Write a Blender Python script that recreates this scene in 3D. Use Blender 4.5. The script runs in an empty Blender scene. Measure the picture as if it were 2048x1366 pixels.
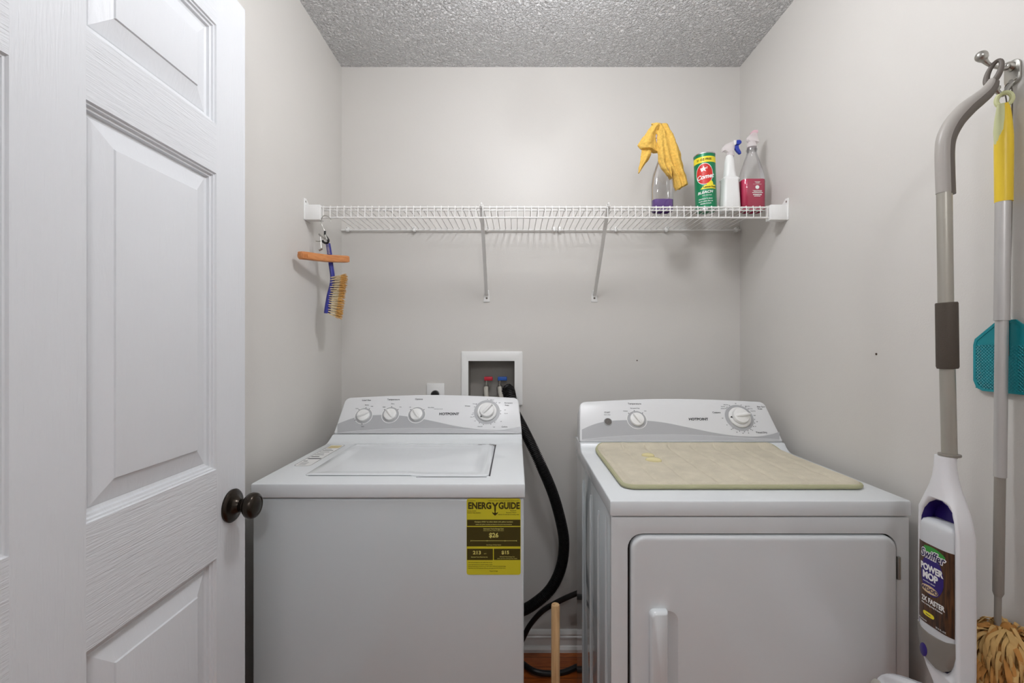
import bpy, bmesh, math, random
from mathutils import Vector, Matrix, noise
PI = math.pi
random.seed(7)
SC = bpy.context.scene
COL = SC.collection

# ---------------------------------------------------------------- camera
F, CX, CY, H = 910.0, 1031.0, 688.0, 1.278        # focal length and vanishing point in pixels, eye height in metres
XL, XR, YB, ZC = -0.728, 0.939, 1.904, 2.437      # left wall, right wall, back wall, ceiling
YF = -1.35                                        # wall behind the photographer
cam = bpy.data.cameras.new('camera')
cam.sensor_width = 36.0
cam.lens = F / 2048 * 36
cam.shift_x = -(CX - 1024) / 2048
cam.shift_y = (CY - 683) / 2048
cam.clip_start = 0.02
cam_ob = bpy.data.objects.new('camera', cam)
COL.objects.link(cam_ob)
cam_ob.location = (0, 0, H)
cam_ob.rotation_euler = (PI / 2, 0, 0)
SC.camera = cam_ob

# ---------------------------------------------------------------- light and exposure
w = bpy.data.worlds.new('world'); SC.world = w; w.use_nodes = True
w.node_tree.nodes['Background'].inputs[0].default_value = (0.9, 0.95, 1.0, 1)
w.node_tree.nodes['Background'].inputs[1].default_value = 0.5
LAMP = (0.10, 0.98)                               # closet ceiling fixture
DOME_POWER = 64.0
FILL_POWER = 66.0  # strength of the added fill globe
SC.view_settings.view_transform = 'Standard'
SC.view_settings.look = 'None'
SC.view_settings.gamma = 1.0
SC.view_settings.use_curve_mapping = False
SC.view_settings.exposure = 0.06

# ---------------------------------------------------------------- materials
def lin(c):
    return tuple(((v / 255) / 12.92 if v / 255 <= 0.04045 else ((v / 255 + 0.055) / 1.055) ** 2.4) for v in c) + (1,)

def mat(name, rgb, rough=0.5, metal=0.0, spec=0.5, bump=0.0, bscale=200.0, var=0.0, vscale=6.0, stretch=None, coat=0.0, trans=0.0, ior=1.45, alpha=1.0, emit=0.0, detail=3.0):
    m = bpy.data.materials.new(name); m.use_nodes = True
    nt = m.node_tree; b = nt.nodes['Principled BSDF']
    c = lin(rgb)
    b.inputs['Base Color'].default_value = c
    b.inputs['Roughness'].default_value = rough
    b.inputs['Metallic'].default_value = metal
    b.inputs['Specular IOR Level'].default_value = spec
    b.inputs['Coat Weight'].default_value = coat
    b.inputs['Coat Roughness'].default_value = 0.06
    b.inputs['Transmission Weight'].default_value = trans
    b.inputs['IOR'].default_value = ior
    b.inputs['Alpha'].default_value = alpha
    if emit:
        b.inputs['Emission Color'].default_value = c
        b.inputs['Emission Strength'].default_value = emit
    tc = nt.nodes.new('ShaderNodeTexCoord'); mp = nt.nodes.new('ShaderNodeMapping')
    nt.links.new(tc.outputs['Object'], mp.inputs[0])
    if stretch: mp.inputs['Scale'].default_value = stretch
    if var or True:
        n = nt.nodes.new('ShaderNodeTexNoise'); n.inputs['Scale'].default_value = vscale; n.inputs['Detail'].default_value = detail
        nt.links.new(mp.outputs[0], n.inputs['Vector'])
        mx = nt.nodes.new('ShaderNodeMix'); mx.data_type = 'RGBA'
        v = max(var, 0.004)
        mx.inputs['A'].default_value = tuple(x * (1 - v) for x in c[:3]) + (1,)
        mx.inputs['B'].default_value = tuple(min(1, x * (1 + v)) for x in c[:3]) + (1,)
        nt.links.new(n.outputs['Fac'], mx.inputs['Factor'])
        nt.links.new(mx.outputs['Result'], b.inputs['Base Color'])
    if bump:
        n2 = nt.nodes.new('ShaderNodeTexNoise'); n2.inputs['Scale'].default_value = bscale; n2.inputs['Detail'].default_value = 3
        nt.links.new(mp.outputs[0], n2.inputs['Vector'])
        bp = nt.nodes.new('ShaderNodeBump'); bp.inputs['Strength'].default_value = bump; bp.inputs['Distance'].default_value = 0.002
        nt.links.new(n2.outputs['Fac'], bp.inputs['Height'])
        nt.links.new(bp.outputs[0], b.inputs['Normal'])
    return m

def clear_mat(name, rgb, gloss=0.12, rough=0.05):
    """thin clear plastic: tinted see-through sheet with a faint surface shine"""
    m = bpy.data.materials.new(name); m.use_nodes = True
    nt = m.node_tree; nt.nodes.clear()
    out = nt.nodes.new('ShaderNodeOutputMaterial')
    tr = nt.nodes.new('ShaderNodeBsdfTransparent'); tr.inputs[0].default_value = lin(rgb)
    gl = nt.nodes.new('ShaderNodeBsdfGlossy'); gl.inputs['Roughness'].default_value = rough
    lw = nt.nodes.new('ShaderNodeLayerWeight'); lw.inputs['Blend'].default_value = 0.35
    ma = nt.nodes.new('ShaderNodeMath'); ma.operation = 'MULTIPLY_ADD'
    ma.inputs[1].default_value = 0.6; ma.inputs[2].default_value = gloss
    nt.links.new(lw.outputs['Fresnel'], ma.inputs[0])
    mx = nt.nodes.new('ShaderNodeMixShader')
    nt.links.new(ma.outputs[0], mx.inputs[0]); nt.links.new(tr.outputs[0], mx.inputs[1]); nt.links.new(gl.outputs[0], mx.inputs[2])
    nt.links.new(mx.outputs[0], out.inputs[0])
    return m

def wood_mat(name, c1, c2, scale, stretch, rough=0.45, plank=None, bump=0.1):
    m = bpy.data.materials.new(name); m.use_nodes = True
    nt = m.node_tree; b = nt.nodes['Principled BSDF']; b.inputs['Roughness'].default_value = rough
    tc = nt.nodes.new('ShaderNodeTexCoord'); mp = nt.nodes.new('ShaderNodeMapping'); mp.inputs['Scale'].default_value = stretch
    nt.links.new(tc.outputs['Object'], mp.inputs[0])
    n = nt.nodes.new('ShaderNodeTexNoise'); n.inputs['Scale'].default_value = scale; n.inputs['Detail'].default_value = 6; n.inputs['Distortion'].default_value = 0.6
    nt.links.new(mp.outputs[0], n.inputs['Vector'])
    r = nt.nodes.new('ShaderNodeValToRGB'); r.color_ramp.elements[0].color = lin(c1); r.color_ramp.elements[1].color = lin(c2)
    r.color_ramp.elements[0].position = 0.35; r.color_ramp.elements[1].position = 0.65
    nt.links.new(n.outputs['Fac'], r.inputs[0])
    col = r.outputs[0]
    if plank:
        bk = nt.nodes.new('ShaderNodeTexBrick'); bk.inputs['Scale'].default_value = 1
        bk.inputs['Brick Width'].default_value = plank[0]; bk.inputs['Row Height'].default_value = plank[1]
        bk.inputs['Mortar Size'].default_value = 0.0012; bk.inputs['Color1'].default_value = (1, 1, 1, 1); bk.inputs['Color2'].default_value = (0.72, 0.66, 0.6, 1)
        bk.inputs['Mortar'].default_value = (0.12, 0.06, 0.03, 1)
        nt.links.new(tc.outputs['Object'], bk.inputs['Vector'])
        mu = nt.nodes.new('ShaderNodeMix'); mu.data_type = 'RGBA'; mu.blend_type = 'MULTIPLY'; mu.inputs['Factor'].default_value = 1
        nt.links.new(col, mu.inputs['A']); nt.links.new(bk.outputs['Color'], mu.inputs['B'])
        col = mu.outputs['Result']
    nt.links.new(col, b.inputs['Base Color'])
    bp = nt.nodes.new('ShaderNodeBump'); bp.inputs['Strength'].default_value = bump; bp.inputs['Distance'].default_value = 0.002
    nt.links.new(n.outputs['Fac'], bp.inputs['Height']); nt.links.new(bp.outputs[0], b.inputs['Normal'])
    return m

def door_mat(name, stretch, scale=38, dist=1.2, st=0.4):
    """white moulded door skin with embossed wood grain"""
    m = mat(name, (221, 223, 226), rough=0.42, spec=0.4)
    nt = m.node_tree; b = nt.nodes['Principled BSDF']
    tc = nt.nodes.new('ShaderNodeTexCoord'); mp = nt.nodes.new('ShaderNodeMapping'); mp.inputs['Scale'].default_value = stretch
    nt.links.new(tc.outputs['Object'], mp.inputs[0])
    wv = nt.nodes.new('ShaderNodeTexNoise'); wv.inputs['Scale'].default_value = scale; wv.inputs['Detail'].default_value = 4; wv.inputs['Distortion'].default_value = dist
    nt.links.new(mp.outputs[0], wv.inputs['Vector'])
    bp = nt.nodes.new('ShaderNodeBump'); bp.inputs['Strength'].default_value = st; bp.inputs['Distance'].default_value = 0.0018
    nt.links.new(wv.outputs['Fac'], bp.inputs['Height']); nt.links.new(bp.outputs[0], b.inputs['Normal'])
    return m

M = {}
M['wall'] = mat('wall_paint', (212, 209, 204), rough=0.42, spec=0.35, bump=0.12, bscale=260, var=0.015)
M['ceiling'] = mat('popcorn_ceiling', (236, 236, 236), rough=0.25, spec=0.55)
def popcorn(m):
    nt = m.node_tree; b = nt.nodes['Principled BSDF']
    tc = nt.nodes.new('ShaderNodeTexCoord')
    n1 = nt.nodes.new('ShaderNodeTexNoise'); n1.inputs['Scale'].default_value = 118; n1.inputs['Detail'].default_value = 2.5; n1.inputs['Distortion'].default_value = 0.9
    v = nt.nodes.new('ShaderNodeTexVoronoi'); v.inputs['Scale'].default_value = 105; v.feature = 'SMOOTH_F1'
    nt.links.new(tc.outputs['Object'], n1.inputs['Vector']); nt.links.new(tc.outputs['Object'], v.inputs['Vector'])
    ad = nt.nodes.new('ShaderNodeMath'); ad.operation = 'SUBTRACT'
    r = nt.nodes.new('ShaderNodeMapRange'); r.inputs['From Min'].default_value = 0.42; r.inputs['From Max'].default_value = 0.68
    nt.links.new(n1.outputs['Fac'], r.inputs['Value'])
    nt.links.new(r.outputs[0], ad.inputs[0]); nt.links.new(v.outputs['Distance'], ad.inputs[1])
    bp = nt.nodes.new('ShaderNodeBump'); bp.inputs['Strength'].default_value = 1.0; bp.inputs['Distance'].default_value = 0.0085
    nt.links.new(ad.outputs[0], bp.inputs['Height']); nt.links.new(bp.outputs[0], b.inputs['Normal'])
popcorn(M['ceiling'])
M['floor'] = wood_mat('pine_floor', (140, 66, 22), (184, 102, 44), 14, (1.2, 14, 1), rough=0.28, plank=(1.3, 0.058))
M['trim'] = mat('trim_paint', (232, 230, 226), rough=0.3, bump=0.03)
M['door_v'] = door_mat('door_grain_upright', (1, 5.0, 0.35), 34)
M['door_h'] = door_mat('door_grain_level', (1, 0.4, 6.5), 34, 1.2, 0.75)
M['door_p'] = door_mat('door_grain_panel', (1, 2.6, 0.5), 14, 3.2)
M['bronze'] = mat('dark_bronze', (58, 52, 46), rough=0.24, metal=0.85, bump=0.05, bscale=300)
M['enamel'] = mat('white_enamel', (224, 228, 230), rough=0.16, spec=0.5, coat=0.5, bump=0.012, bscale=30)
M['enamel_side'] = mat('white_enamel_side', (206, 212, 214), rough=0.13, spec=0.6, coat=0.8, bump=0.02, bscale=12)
M['console'] = mat('console_plastic', (226, 227, 228), rough=0.28, spec=0.4)
M['swoosh'] = mat('grey_print', (176, 177, 179), rough=0.3)
M['swoosh2'] = mat('light_grey_print', (190, 191, 193), rough=0.3)
M['ink'] = mat('dark_ink', (70, 70, 74), rough=0.5)
M['black'] = mat('black_rubber', (22, 21, 21), rough=0.45, bump=0.05)
M['blackink'] = mat('black_ink', (24, 24, 26), rough=0.5)
M['white'] = mat('white_plastic', (236, 236, 234), rough=0.3)
M['wire'] = mat('white_vinyl_wire', (232, 231, 228), rough=0.32)
M['steel'] = mat('brushed_steel', (178, 176, 170), rough=0.28, metal=1.0, bump=0.04, bscale=300)
M['pole'] = mat('grey_painted_pole', (172, 168, 158), rough=0.32, metal=0.55)
M['pole2'] = mat('silver_painted_pole', (196, 194, 192), rough=0.35, metal=0.45)
M['polelow'] = mat('grey_plastic_pole', (150, 144, 136), rough=0.4)
M['grip'] = mat('warm_grey_grip', (168, 163, 157), rough=0.4)
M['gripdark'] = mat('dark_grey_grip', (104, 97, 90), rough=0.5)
M['foam'] = mat('brown_foam', (82, 74, 66), rough=0.9, bump=0.4, bscale=500)
M['yellow'] = mat('yellow_plastic', (236, 202, 52), rough=0.35)
M['palegrn'] = mat('pale_green_rubber', (205, 208, 158), rough=0.45)
M['teal'] = mat('teal_plastic', (20, 138, 148), rough=0.4)
M['purple'] = mat('deep_purple_plastic', (44, 24, 112), rough=0.35)
M['mopgrey'] = mat('taupe_plastic', (138, 132, 124), rough=0.35, metal=0.2)
M['mopwhite'] = mat('mop_white', (228, 228, 230), rough=0.28)
M['bottlewhite'] = mat('milky_plastic', (206, 208, 210), rough=0.35)
M['lblbrown'] = wood_mat('dark_wood_print', (40, 22, 10), (92, 58, 30), 10, (1, 26, 2.2), rough=0.4, bump=0.0)
M['green'] = mat('green_print', (16, 128, 84), rough=0.35, metal=0.1)
M['yprint'] = mat('yellow_print', (240, 222, 50), rough=0.4)
M['red'] = mat('red_print', (206, 50, 44), rough=0.4)
M['wprint'] = mat('white_print', (240, 240, 238), rough=0.4)
M['tinrim'] = mat('tin_rim', (200, 200, 200), rough=0.25, metal=0.9)
M['clear'] = clear_mat('clear_plastic', (252, 252, 253), gloss=0.07)
M['milk'] = mat('frosted_plastic', (240, 232, 232), rough=0.25, alpha=0.55)
M['pinkmilk'] = mat('pink_frosted_plastic', (244, 205, 214), rough=0.25, alpha=0.62)
M['violetliq'] = mat('violet_liquid', (120, 76, 166), rough=0.08, spec=0.5)
M['pinkliq'] = mat('crimson_liquid', (214, 34, 92), rough=0.1, spec=0.5)
M['blue'] = mat('royal_blue_plastic', (46, 66, 168), rough=0.35)
M['brushblue'] = mat('navy_blue_plastic', (44, 48, 140), rough=0.35)
M['cloth'] = mat('yellow_terry', (224, 182, 88), rough=0.95, bump=1.0, bscale=330, var=0.34, vscale=140)
M['bristle'] = mat('tan_bristle', (226, 208, 170), rough=0.6, var=0.2, vscale=200)
M['bristletip'] = mat('ochre_bristle', (220, 172, 100), rough=0.6, var=0.25, vscale=200)
M['hangerwood'] = wood_mat('varnished_beech', (196, 124, 70), (214, 146, 90), 18, (3, 0.6, 6), rough=0.4)
M['pine'] = wood_mat('raw_pine', (176, 136, 92), (214, 178, 130), 26, (4, 4, 0.25), rough=0.6)
M['mat'] = mat('beige_microfibre', (206, 198, 178), rough=0.95, bump=0.8, bscale=240, var=0.17, vscale=24, detail=5)
M['matedge'] = mat('sage_binding', (178, 176, 142), rough=0.8, bump=0.3, bscale=500)
M['gel'] = mat('clear_yellow_gel', (240, 228, 176), rough=0.03, trans=0.2, ior=1.36)
M['eg'] = mat('yellow_sticker', (208, 198, 44), rough=0.45)
M['egdark'] = mat('olive_ink', (66, 58, 8), rough=0.5)
M['eglight'] = mat('pale_yellow_ink', (222, 214, 120), rough=0.5)
M['boxgrey'] = mat('recess_grey', (150, 146, 140), rough=0.6)
M['hosegrey'] = mat('grey_hose', (182, 178, 168), rough=0.5)
M['valvered'] = mat('red_handle', (190, 34, 54), rough=0.4)
M['valveblue'] = mat('blue_handle', (36, 84, 164), rough=0.4)
M['fluff'] = mat('tan_fluff', (196, 138, 72), rough=0.85, var=0.25, vscale=26)
M['fluffpale'] = mat('pale_fluff', (216, 176, 112), rough=0.85, var=0.2, vscale=26)
M['rust'] = mat('rust', (70, 48, 34), rough=0.9)
M['dome'] = mat('lit_glass', (250, 251, 255), rough=0.4, emit=DOME_POWER)
M['fillglobe'] = mat('fill_lit_glass', (248, 250, 255), rough=0.4, emit=FILL_POWER)
M['picture'] = mat('tan_print', (206, 190, 140), rough=0.5, var=0.25, vscale=90)

# ---------------------------------------------------------------- geometry helpers
ORG = {}
def P(px, py, Y):
    return Vector(((px - CX) / F * Y, Y, H + (CY - py) / F * Y))
def hit(px, py, p0, n):
    d = Vector(((px - CX) / F, 1, (CY - py) / F)); o = Vector((0, 0, H))
    return o + d * ((Vector(p0) - o).dot(n) / d.dot(n))

class MB:
    def __init__(s): s.bm = bmesh.new(); s.T = None
    def add(s, t, bev=0, seg=2, ang=30, mi=0):
        if bev:
            bmesh.ops.remove_doubles(t, verts=t.verts, dist=1e-6)
            bmesh.ops.recalc_face_normals(t, faces=t.faces)
            es = [e for e in t.edges if len(e.link_faces) == 2 and e.calc_face_angle(0) > math.radians(ang)]
            if es: bmesh.ops.bevel(t, geom=es, offset=bev, segments=seg, profile=0.5, affect='EDGES', clamp_overlap=True)
        if s.T is not None: t.transform(s.T)
        vm = {}
        for v in t.verts: vm[v] = s.bm.verts.new(v.co)
        for f in t.faces:
            try:
                nf = s.bm.faces.new([vm[v] for v in f.verts]); nf.material_index = mi or f.material_index
            except ValueError: pass
        t.free(); return s
    def box(s, x0, x1, y0, y1, z0, z1, bev=0, seg=2, mi=0, rot=None):
        t = bmesh.new(); bmesh.ops.create_cube(t, size=1)
        t.transform(Matrix.Diagonal((x1 - x0, y1 - y0, z1 - z0, 1)))
        if rot is not None: t.transform(rot.to_4x4())
        t.transform(Matrix.Translation(((x0 + x1) / 2, (y0 + y1) / 2, (z0 + z1) / 2)))
        return s.add(t, bev, seg, mi=mi)
    def loft(s, rings, closed=True, caps=True, bev=0, seg=2, mi=0, ang=30, wrap=False):
        t = bmesh.new()
        R = [[t.verts.new(p) for p in r] for r in rings]
        n = len(rings[0])
        prs = list(zip(R, R[1:])) + ([(R[-1], R[0])] if wrap else [])
        for a, b in prs:
            for i in range(n if closed else n - 1):
                j = (i + 1) % n
                t.faces.new((a[i], a[j], b[j], b[i]))
        if caps and closed and not wrap: t.faces.new(R[0][::-1]); t.faces.new(R[-1])
        bmesh.ops.recalc_face_normals(t, faces=t.faces)
        return s.add(t, bev, seg, ang, mi=mi)
    def prism(s, out, f, w0, w1, bev=0, seg=2, mi=0):
        return s.loft([[f(u, v, w0) for u, v in out], [f(u, v, w1) for u, v in out]], bev=bev, seg=seg, mi=mi)
    def ring(s, outer, inner, f, w0, w1, bev=0, mi=0):
        return s.loft([[f(u, v, w0) for u, v in outer], [f(u, v, w1) for u, v in outer], [f(u, v, w1) for u, v in inner], [f(u, v, w0) for u, v in inner]], wrap=True, bev=bev, mi=mi)
    def tube(s, path, r, n=10, mi=0, caps=True, closed=False, flat=1.0, up=None):
        path = [Vector(p) for p in path]; m = len(path)
        rr = r if isinstance(r, (list, tuple)) else [r] * m
        rings = []; prev = Vector(up) if up else None
        for i, p in enumerate(path):
            if closed: d = path[(i + 1) % m] - path[i - 1]
            else: d = path[min(i + 1, m - 1)] - path[max(i - 1, 0)]
            d.normalize()
            if prev is None: prev = Vector((0, 0, 1)) if abs(d.z) < 0.9 else Vector((1, 0, 0))
            a = (prev - d * prev.dot(d)).normalized(); b = d.cross(a); prev = a
            rings.append([p + (a * math.cos(2 * PI * k / n) + b * math.sin(2 * PI * k / n) * flat) * rr[i] for k in range(n)])
        return s.loft(rings, mi=mi, caps=caps, wrap=closed)
    def lathe(s, prof, mtx=Matrix(), n=32, mi=0, bev=0):
        t = bmesh.new(); rings = []
        for r, h in prof: rings.append([mtx @ Vector((max(r, 1e-5) * math.cos(2 * PI * k / n), max(r, 1e-5) * math.sin(2 * PI * k / n), h)) for k in range(n)])
        t.free(); return s.loft(rings, mi=mi)
    def poly(s, pts, mi=0):
        t = bmesh.new(); f = t.faces.new([t.verts.new(p) for p in pts])
        bmesh.ops.triangulate(t, faces=[f]); return s.add(t, mi=mi)
    def text(s, body, mtx, size, bold=0.0, align='CENTER', sx=1.0, mi=0, ext=0.0001, wrap=None, shear=0.0, res=3):
        cu = bpy.data.curves.new('t', 'FONT'); cu.body = body; cu.size = size; cu.align_x = align; cu.align_y = 'CENTER'
        cu.offset = bold * size; cu.extrude = ext; cu.resolution_u = res; cu.shear = shear
        ob = bpy.data.objects.new('t', cu); COL.objects.link(ob)
        bpy.context.view_layer.update()
        me = bpy.data.meshes.new_from_object(ob.evaluated_get(bpy.context.evaluated_depsgraph_get()))
        t = bmesh.new(); t.from_mesh(me)
        t.transform(Matrix.Diagonal((sx, 1, 1, 1)))
        if wrap:
            for v in t.verts: v.co = wrap(mtx @ v.co)
        else: t.transform(mtx)
        bpy.data.objects.remove(ob); bpy.data.curves.remove(cu); bpy.data.meshes.remove(me)
        return s.add(t, mi=mi)
    def build(s, name, mats, parent=None, org=None, ang=35, recalc=True):
        me = bpy.data.meshes.new(name)
        o = Vector((0, 0, 0))
        if parent is not None: o = ORG[parent.name]
        elif org is not None: o = Vector(org)
        bmesh.ops.translate(s.bm, verts=s.bm.verts, vec=-o)
        for f in s.bm.faces: f.smooth = True
        s.bm.to_mesh(me); s.bm.free()
        me.set_sharp_from_angle(angle=math.radians(ang))
        for m in (mats if isinstance(mats, (list, tuple)) else [mats]): me.materials.append(M[m] if isinstance(m, str) else m)
        ob = bpy.data.objects.new(name, me); COL.objects.link(ob)
        if parent is not None: ob.parent = parent
        else: ob.location = o
        ORG[ob.name] = o
        return ob

def thing(name, label, cat, loc, group=None):
    o = bpy.data.objects.new(name, None); COL.objects.link(o); o.empty_display_size = 0.05
    o.location = loc; ORG[o.name] = Vector(loc); return tag(o, label, cat, group)
def tag(o, label, cat, group=None):
    o['label'] = label; o['category'] = cat
    if group: o['group'] = group
    return o
def struct(o): o['kind'] = 'structure'; return o

def rrect(x0, x1, y0, y1, r, n=6):
    """rounded rectangle, r may be one radius or four (from lower left, anticlockwise)"""
    rs = r if isinstance(r, (tuple, list)) else (r,) * 4
    out = []
    for (cx, cy, a0), q in zip((((x0, y0, PI)), (x1, y0, 1.5 * PI), (x1, y1, 0), (x0, y1, PI / 2)), rs):
        q = max(q, 1e-5); ccx = cx + (q if cx == x0 else -q); ccy = cy + (q if cy == y0 else -q)
        for k in range(n + 1):
            a = a0 + PI / 2 * k / n
            out.append((ccx + q * math.cos(a), ccy + q * math.sin(a)))
    return out
def spline(pts, n=8):
    pts = [Vector(p) for p in pts]; out = []
    q = [pts[0] * 2 - pts[1]] + pts + [pts[-1] * 2 - pts[-2]]
    for i in range(1, len(q) - 2):
        p0, p1, p2, p3 = q[i - 1:i + 3]
        for k in range(n):
            t = k / n
            out.append(0.5 * ((2 * p1) + (p2 - p0) * t + (2 * p0 - 5 * p1 + 4 * p2 - p3) * t * t + (3 * p1 - p0 - 3 * p2 + p3) * t ** 3))
    out.append(pts[-1]); return out
def lerp_tab(tab, x):
    for (a, u), (b, v) in zip(tab, tab[1:]):
        if x <= b:
            t = (x - a) / (b - a) if b > a else 0
            return u + (v - u) * max(0, min(1, t))
    return tab[-1][1]
def frame(o, x, y):
    x = Vector(x).normalized(); y = Vector(y).normalized(); z = x.cross(y).normalized()
    m = Matrix.Identity(4)
    for i in range(3): m[i][0] = x[i]; m[i][1] = y[i]; m[i][2] = z[i]; m[i][3] = o[i]
    return m
def rot_to(axis, o):
    """matrix taking local +Z to axis at o"""
    return Matrix.Translation(o) @ Vector((0, 0, 1)).rotation_difference(Vector(axis)).to_matrix().to_4x4()

# ================================================================ ROOM SHELL
m = MB(); m.box(XL - 0.1, XR + 0.1, YF - 0.1, YB + 0.2, -0.08, 0.0); struct(m.build('floor', 'floor'))
m = MB(); m.box(XL - 0.1, XR + 0.1, YF - 0.1, YB + 0.2, ZC, ZC + 0.08); struct(m.build('ceiling', 'ceiling'))
m = MB(); m.box(XL - 0.1, XL, YF - 0.1, YB + 0.2, 0, ZC); struct(m.build('wall_left', 'wall'))
m = MB(); m.box(XR, XR + 0.1, YF - 0.1, YB + 0.2, 0, ZC); struct(m.build('wall_right', 'wall'))
m = MB(); m.box(XL, XR, YF - 0.1, YF, 0, ZC); struct(m.build('wall_front', 'wall'))
# opening for the laundry box
bx0, bx1 = (937 - CX) / F * YB, (1029 - CX) / F * YB
bz0, bz1 = 1.055, H + (CY - 722) / F * YB
ax0, ax1 = (923 - CX) / F * YB, (1045 - CX) / F * YB
az0, az1 = 1.022, H + (CY - 702.5) / F * YB
hx0, hx1, hz0, hz1 = bx0 - 0.006, bx1 + 0.006, bz0 - 0.006, bz1 + 0.006
m = MB()
m.box(XL, hx0, YB, YB + 0.12, 0, ZC); m.box(hx1, XR, YB, YB + 0.12, 0, ZC)
m.box(hx0, hx1, YB, YB + 0.12, 0, hz0); m.box(hx0, hx1, YB, YB + 0.12, hz1, ZC)
struct(m.build('wall_back', 'wall'))
# baseboard along the back wall: board with moulded cap and shoe moulding
prof = [(0, 0), (0.022, 0), (0.022, 0.012), (0.016, 0.022), (0.011, 0.024), (0.011, 0.052), (0.015, 0.055), (0.015, 0.060), (0.011, 0.064), (0.013, 0.070), (0.010, 0.078), (0.006, 0.084), (0, 0.086)]
m = MB(); m.loft([[Vector((x, YB - a, b)) for a, b in prof] for x in (XL, XR)]); struct(m.build('baseboard_back', 'trim', ang=20))
m = MB(); m.loft([[Vector((XR - a, y, b)) for a, b in prof] for y in (YF, YB - 0.02)]); struct(m.build('baseboard_right', 'trim', ang=20))
m = MB(); m.loft([[Vector((XL + a, y, b)) for a, b in prof] for y in (YF, YB - 0.02)]); struct(m.build('baseboard_left', 'trim', ang=20))

# ================================================================ CLOSET LIGHT AND ADDED FILL GLOBE
def ceiling_light(x, y, key, label):
    t = thing('ceiling_light', label, 'ceiling light', (x, y, ZC))
    m = MB(); m.lathe([(0.0, 0), (0.066, 0), (0.07, -0.010), (0.062, -0.026), (0.008, -0.03), (0.008, -0.095), (0.034, -0.10), (0.038, -0.124), (0.0, -0.124)], Matrix.Translation((x, y, ZC)), 40); m.build('base', 'trim', t)
    m = MB(); m.lathe([(0.035, -0.110), (0.042, -0.122)] + [(0.086 * math.cos(a), -0.200 - 0.086 * math.sin(a)) for a in [-1.06 + k * (PI / 2 + 1.06) / 14 for k in range(15)]], Matrix.Translation((x, y, ZC)), 40); m.build('glass_globe', key, t)
ceiling_light(LAMP[0], LAMP[1], 'dome', 'glowing glass globe ceiling light above the laundry machines')
ceiling_light(0.15, -0.75, 'fillglobe', 'glowing glass globe added as unseen fill light behind the camera')  # added fill lamp, out of view, to brighten the room from behind

# ================================================================ DOOR
XD = -0.635; DT = 0.035
yE = F * -XD / (CX - 490)                       # free edge
def dy(px): return F * -XD / (CX - px)
def dz(px, py): return H + (CY - py) / (CX - px) * -XD
yH = yE - 0.902
ztop = dz(490, 20)
cols = [yH, yH + 0.103, yH + 0.400, dy(18), dy(172), dy(433), yE]
cols = [yH, dy(18) - 0.296, dy(18), dy(172), dy(433), yE]
zr = [0.012, 0.235, dz(433, 1117), dz(433, 939), dz(433, 347), dz(433, 249), dz(433, 50), ztop]
dm = MB()
def F3(y, z, h): return Vector((XD - h, y, z))
panelcols = (1, 3); panelrows = (1, 3, 5)
for i in range(5):
    for j in range(7):
        y0, y1, z0, z1 = cols[i], cols[i + 1], zr[j], zr[j + 1]
        if i in panelcols and j in panelrows:
            steps = [(0, 0), (0.0015, 0.0035), (0.0045, 0.004), (0.006, 0.008), (0.010, 0.009), (0.0115, 0.014), (0.017, 0.0155), (0.0185, 0.0145), (0.052, 0.005), (0.0535, 0.0024), (0.056, 0.002)]
            rects = [[F3(y0 + d, z0 + d, h), F3(y1 - d, z0 + d, h), F3(y1 - d, z1 - d, h), F3(y0 + d, z1 - d, h)] for d, h in steps]
            for a, b in zip(rects, rects[1:]):
                for k in range(4):
                    q = (k + 1) % 4
                    t = bmesh.new(); t.faces.new([t.verts.new(p) for p in (a[k], a[q], b[q], b[k])]); dm.add(t, mi=2 if k in (1, 3) else 2)
            t = bmesh.new(); t.faces.new([t.verts.new(p) for p in rects[-1]]); dm.add(t, mi=2)
        else:
            t = bmesh.new(); t.faces.new([t.verts.new(F3(a, b, 0)) for a, b in ((y0, z0), (y1, z0), (y1, z1), (y0, z1))])
            dm.add(t, mi=1 if (i in (1, 3)) else 0)
# back, edges
for q in ([(XD - DT, yH, zr[0]), (XD - DT, yE, zr[0]), (XD - DT, yE, ztop), (XD - DT, yH, ztop)],
          [(XD, yE, zr[0]), (XD, yE, ztop), (XD - DT, yE, ztop), (XD - DT, yE, zr[0])],
          [(XD, yH, zr[0]), (XD, yH, ztop), (XD - DT, yH, ztop), (XD - DT, yH, zr[0])],
          [(XD, yH, ztop), (XD, yE, ztop), (XD - DT, yE, ztop), (XD - DT, yH, ztop)],
          [(XD, yH, zr[0]), (XD, yE, zr[0]), (XD - DT, yE, zr[0]), (XD - DT, yH, zr[0])]):
    t = bmesh.new(); t.faces.new([t.verts.new(p) for p in q]); dm.add(t)
bmesh.ops.remove_doubles(dm.bm, verts=dm.bm.verts, dist=1e-5)
bmesh.ops.recalc_face_normals(dm.bm, faces=dm.bm.faces)
door = struct(dm.build('door_1', ['door_v', 'door_h', 'door_p'], org=(XD, yH, 0), ang=12))
kc = Vector((XD, dy(463), dz(463, 1011)))
m = MB(); m.lathe([(0.0001, 0), (0.036, 0), (0.0365, 0.004), (0.034, 0.007), (0.030, 0.009), (0.022, 0.011), (0.017, 0.016), (0.0145, 0.021), (0.0001, 0.0215)], rot_to((1, 0, 0), kc), 40)
kn = m.build('door_knob', 'bronze', door)
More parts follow.
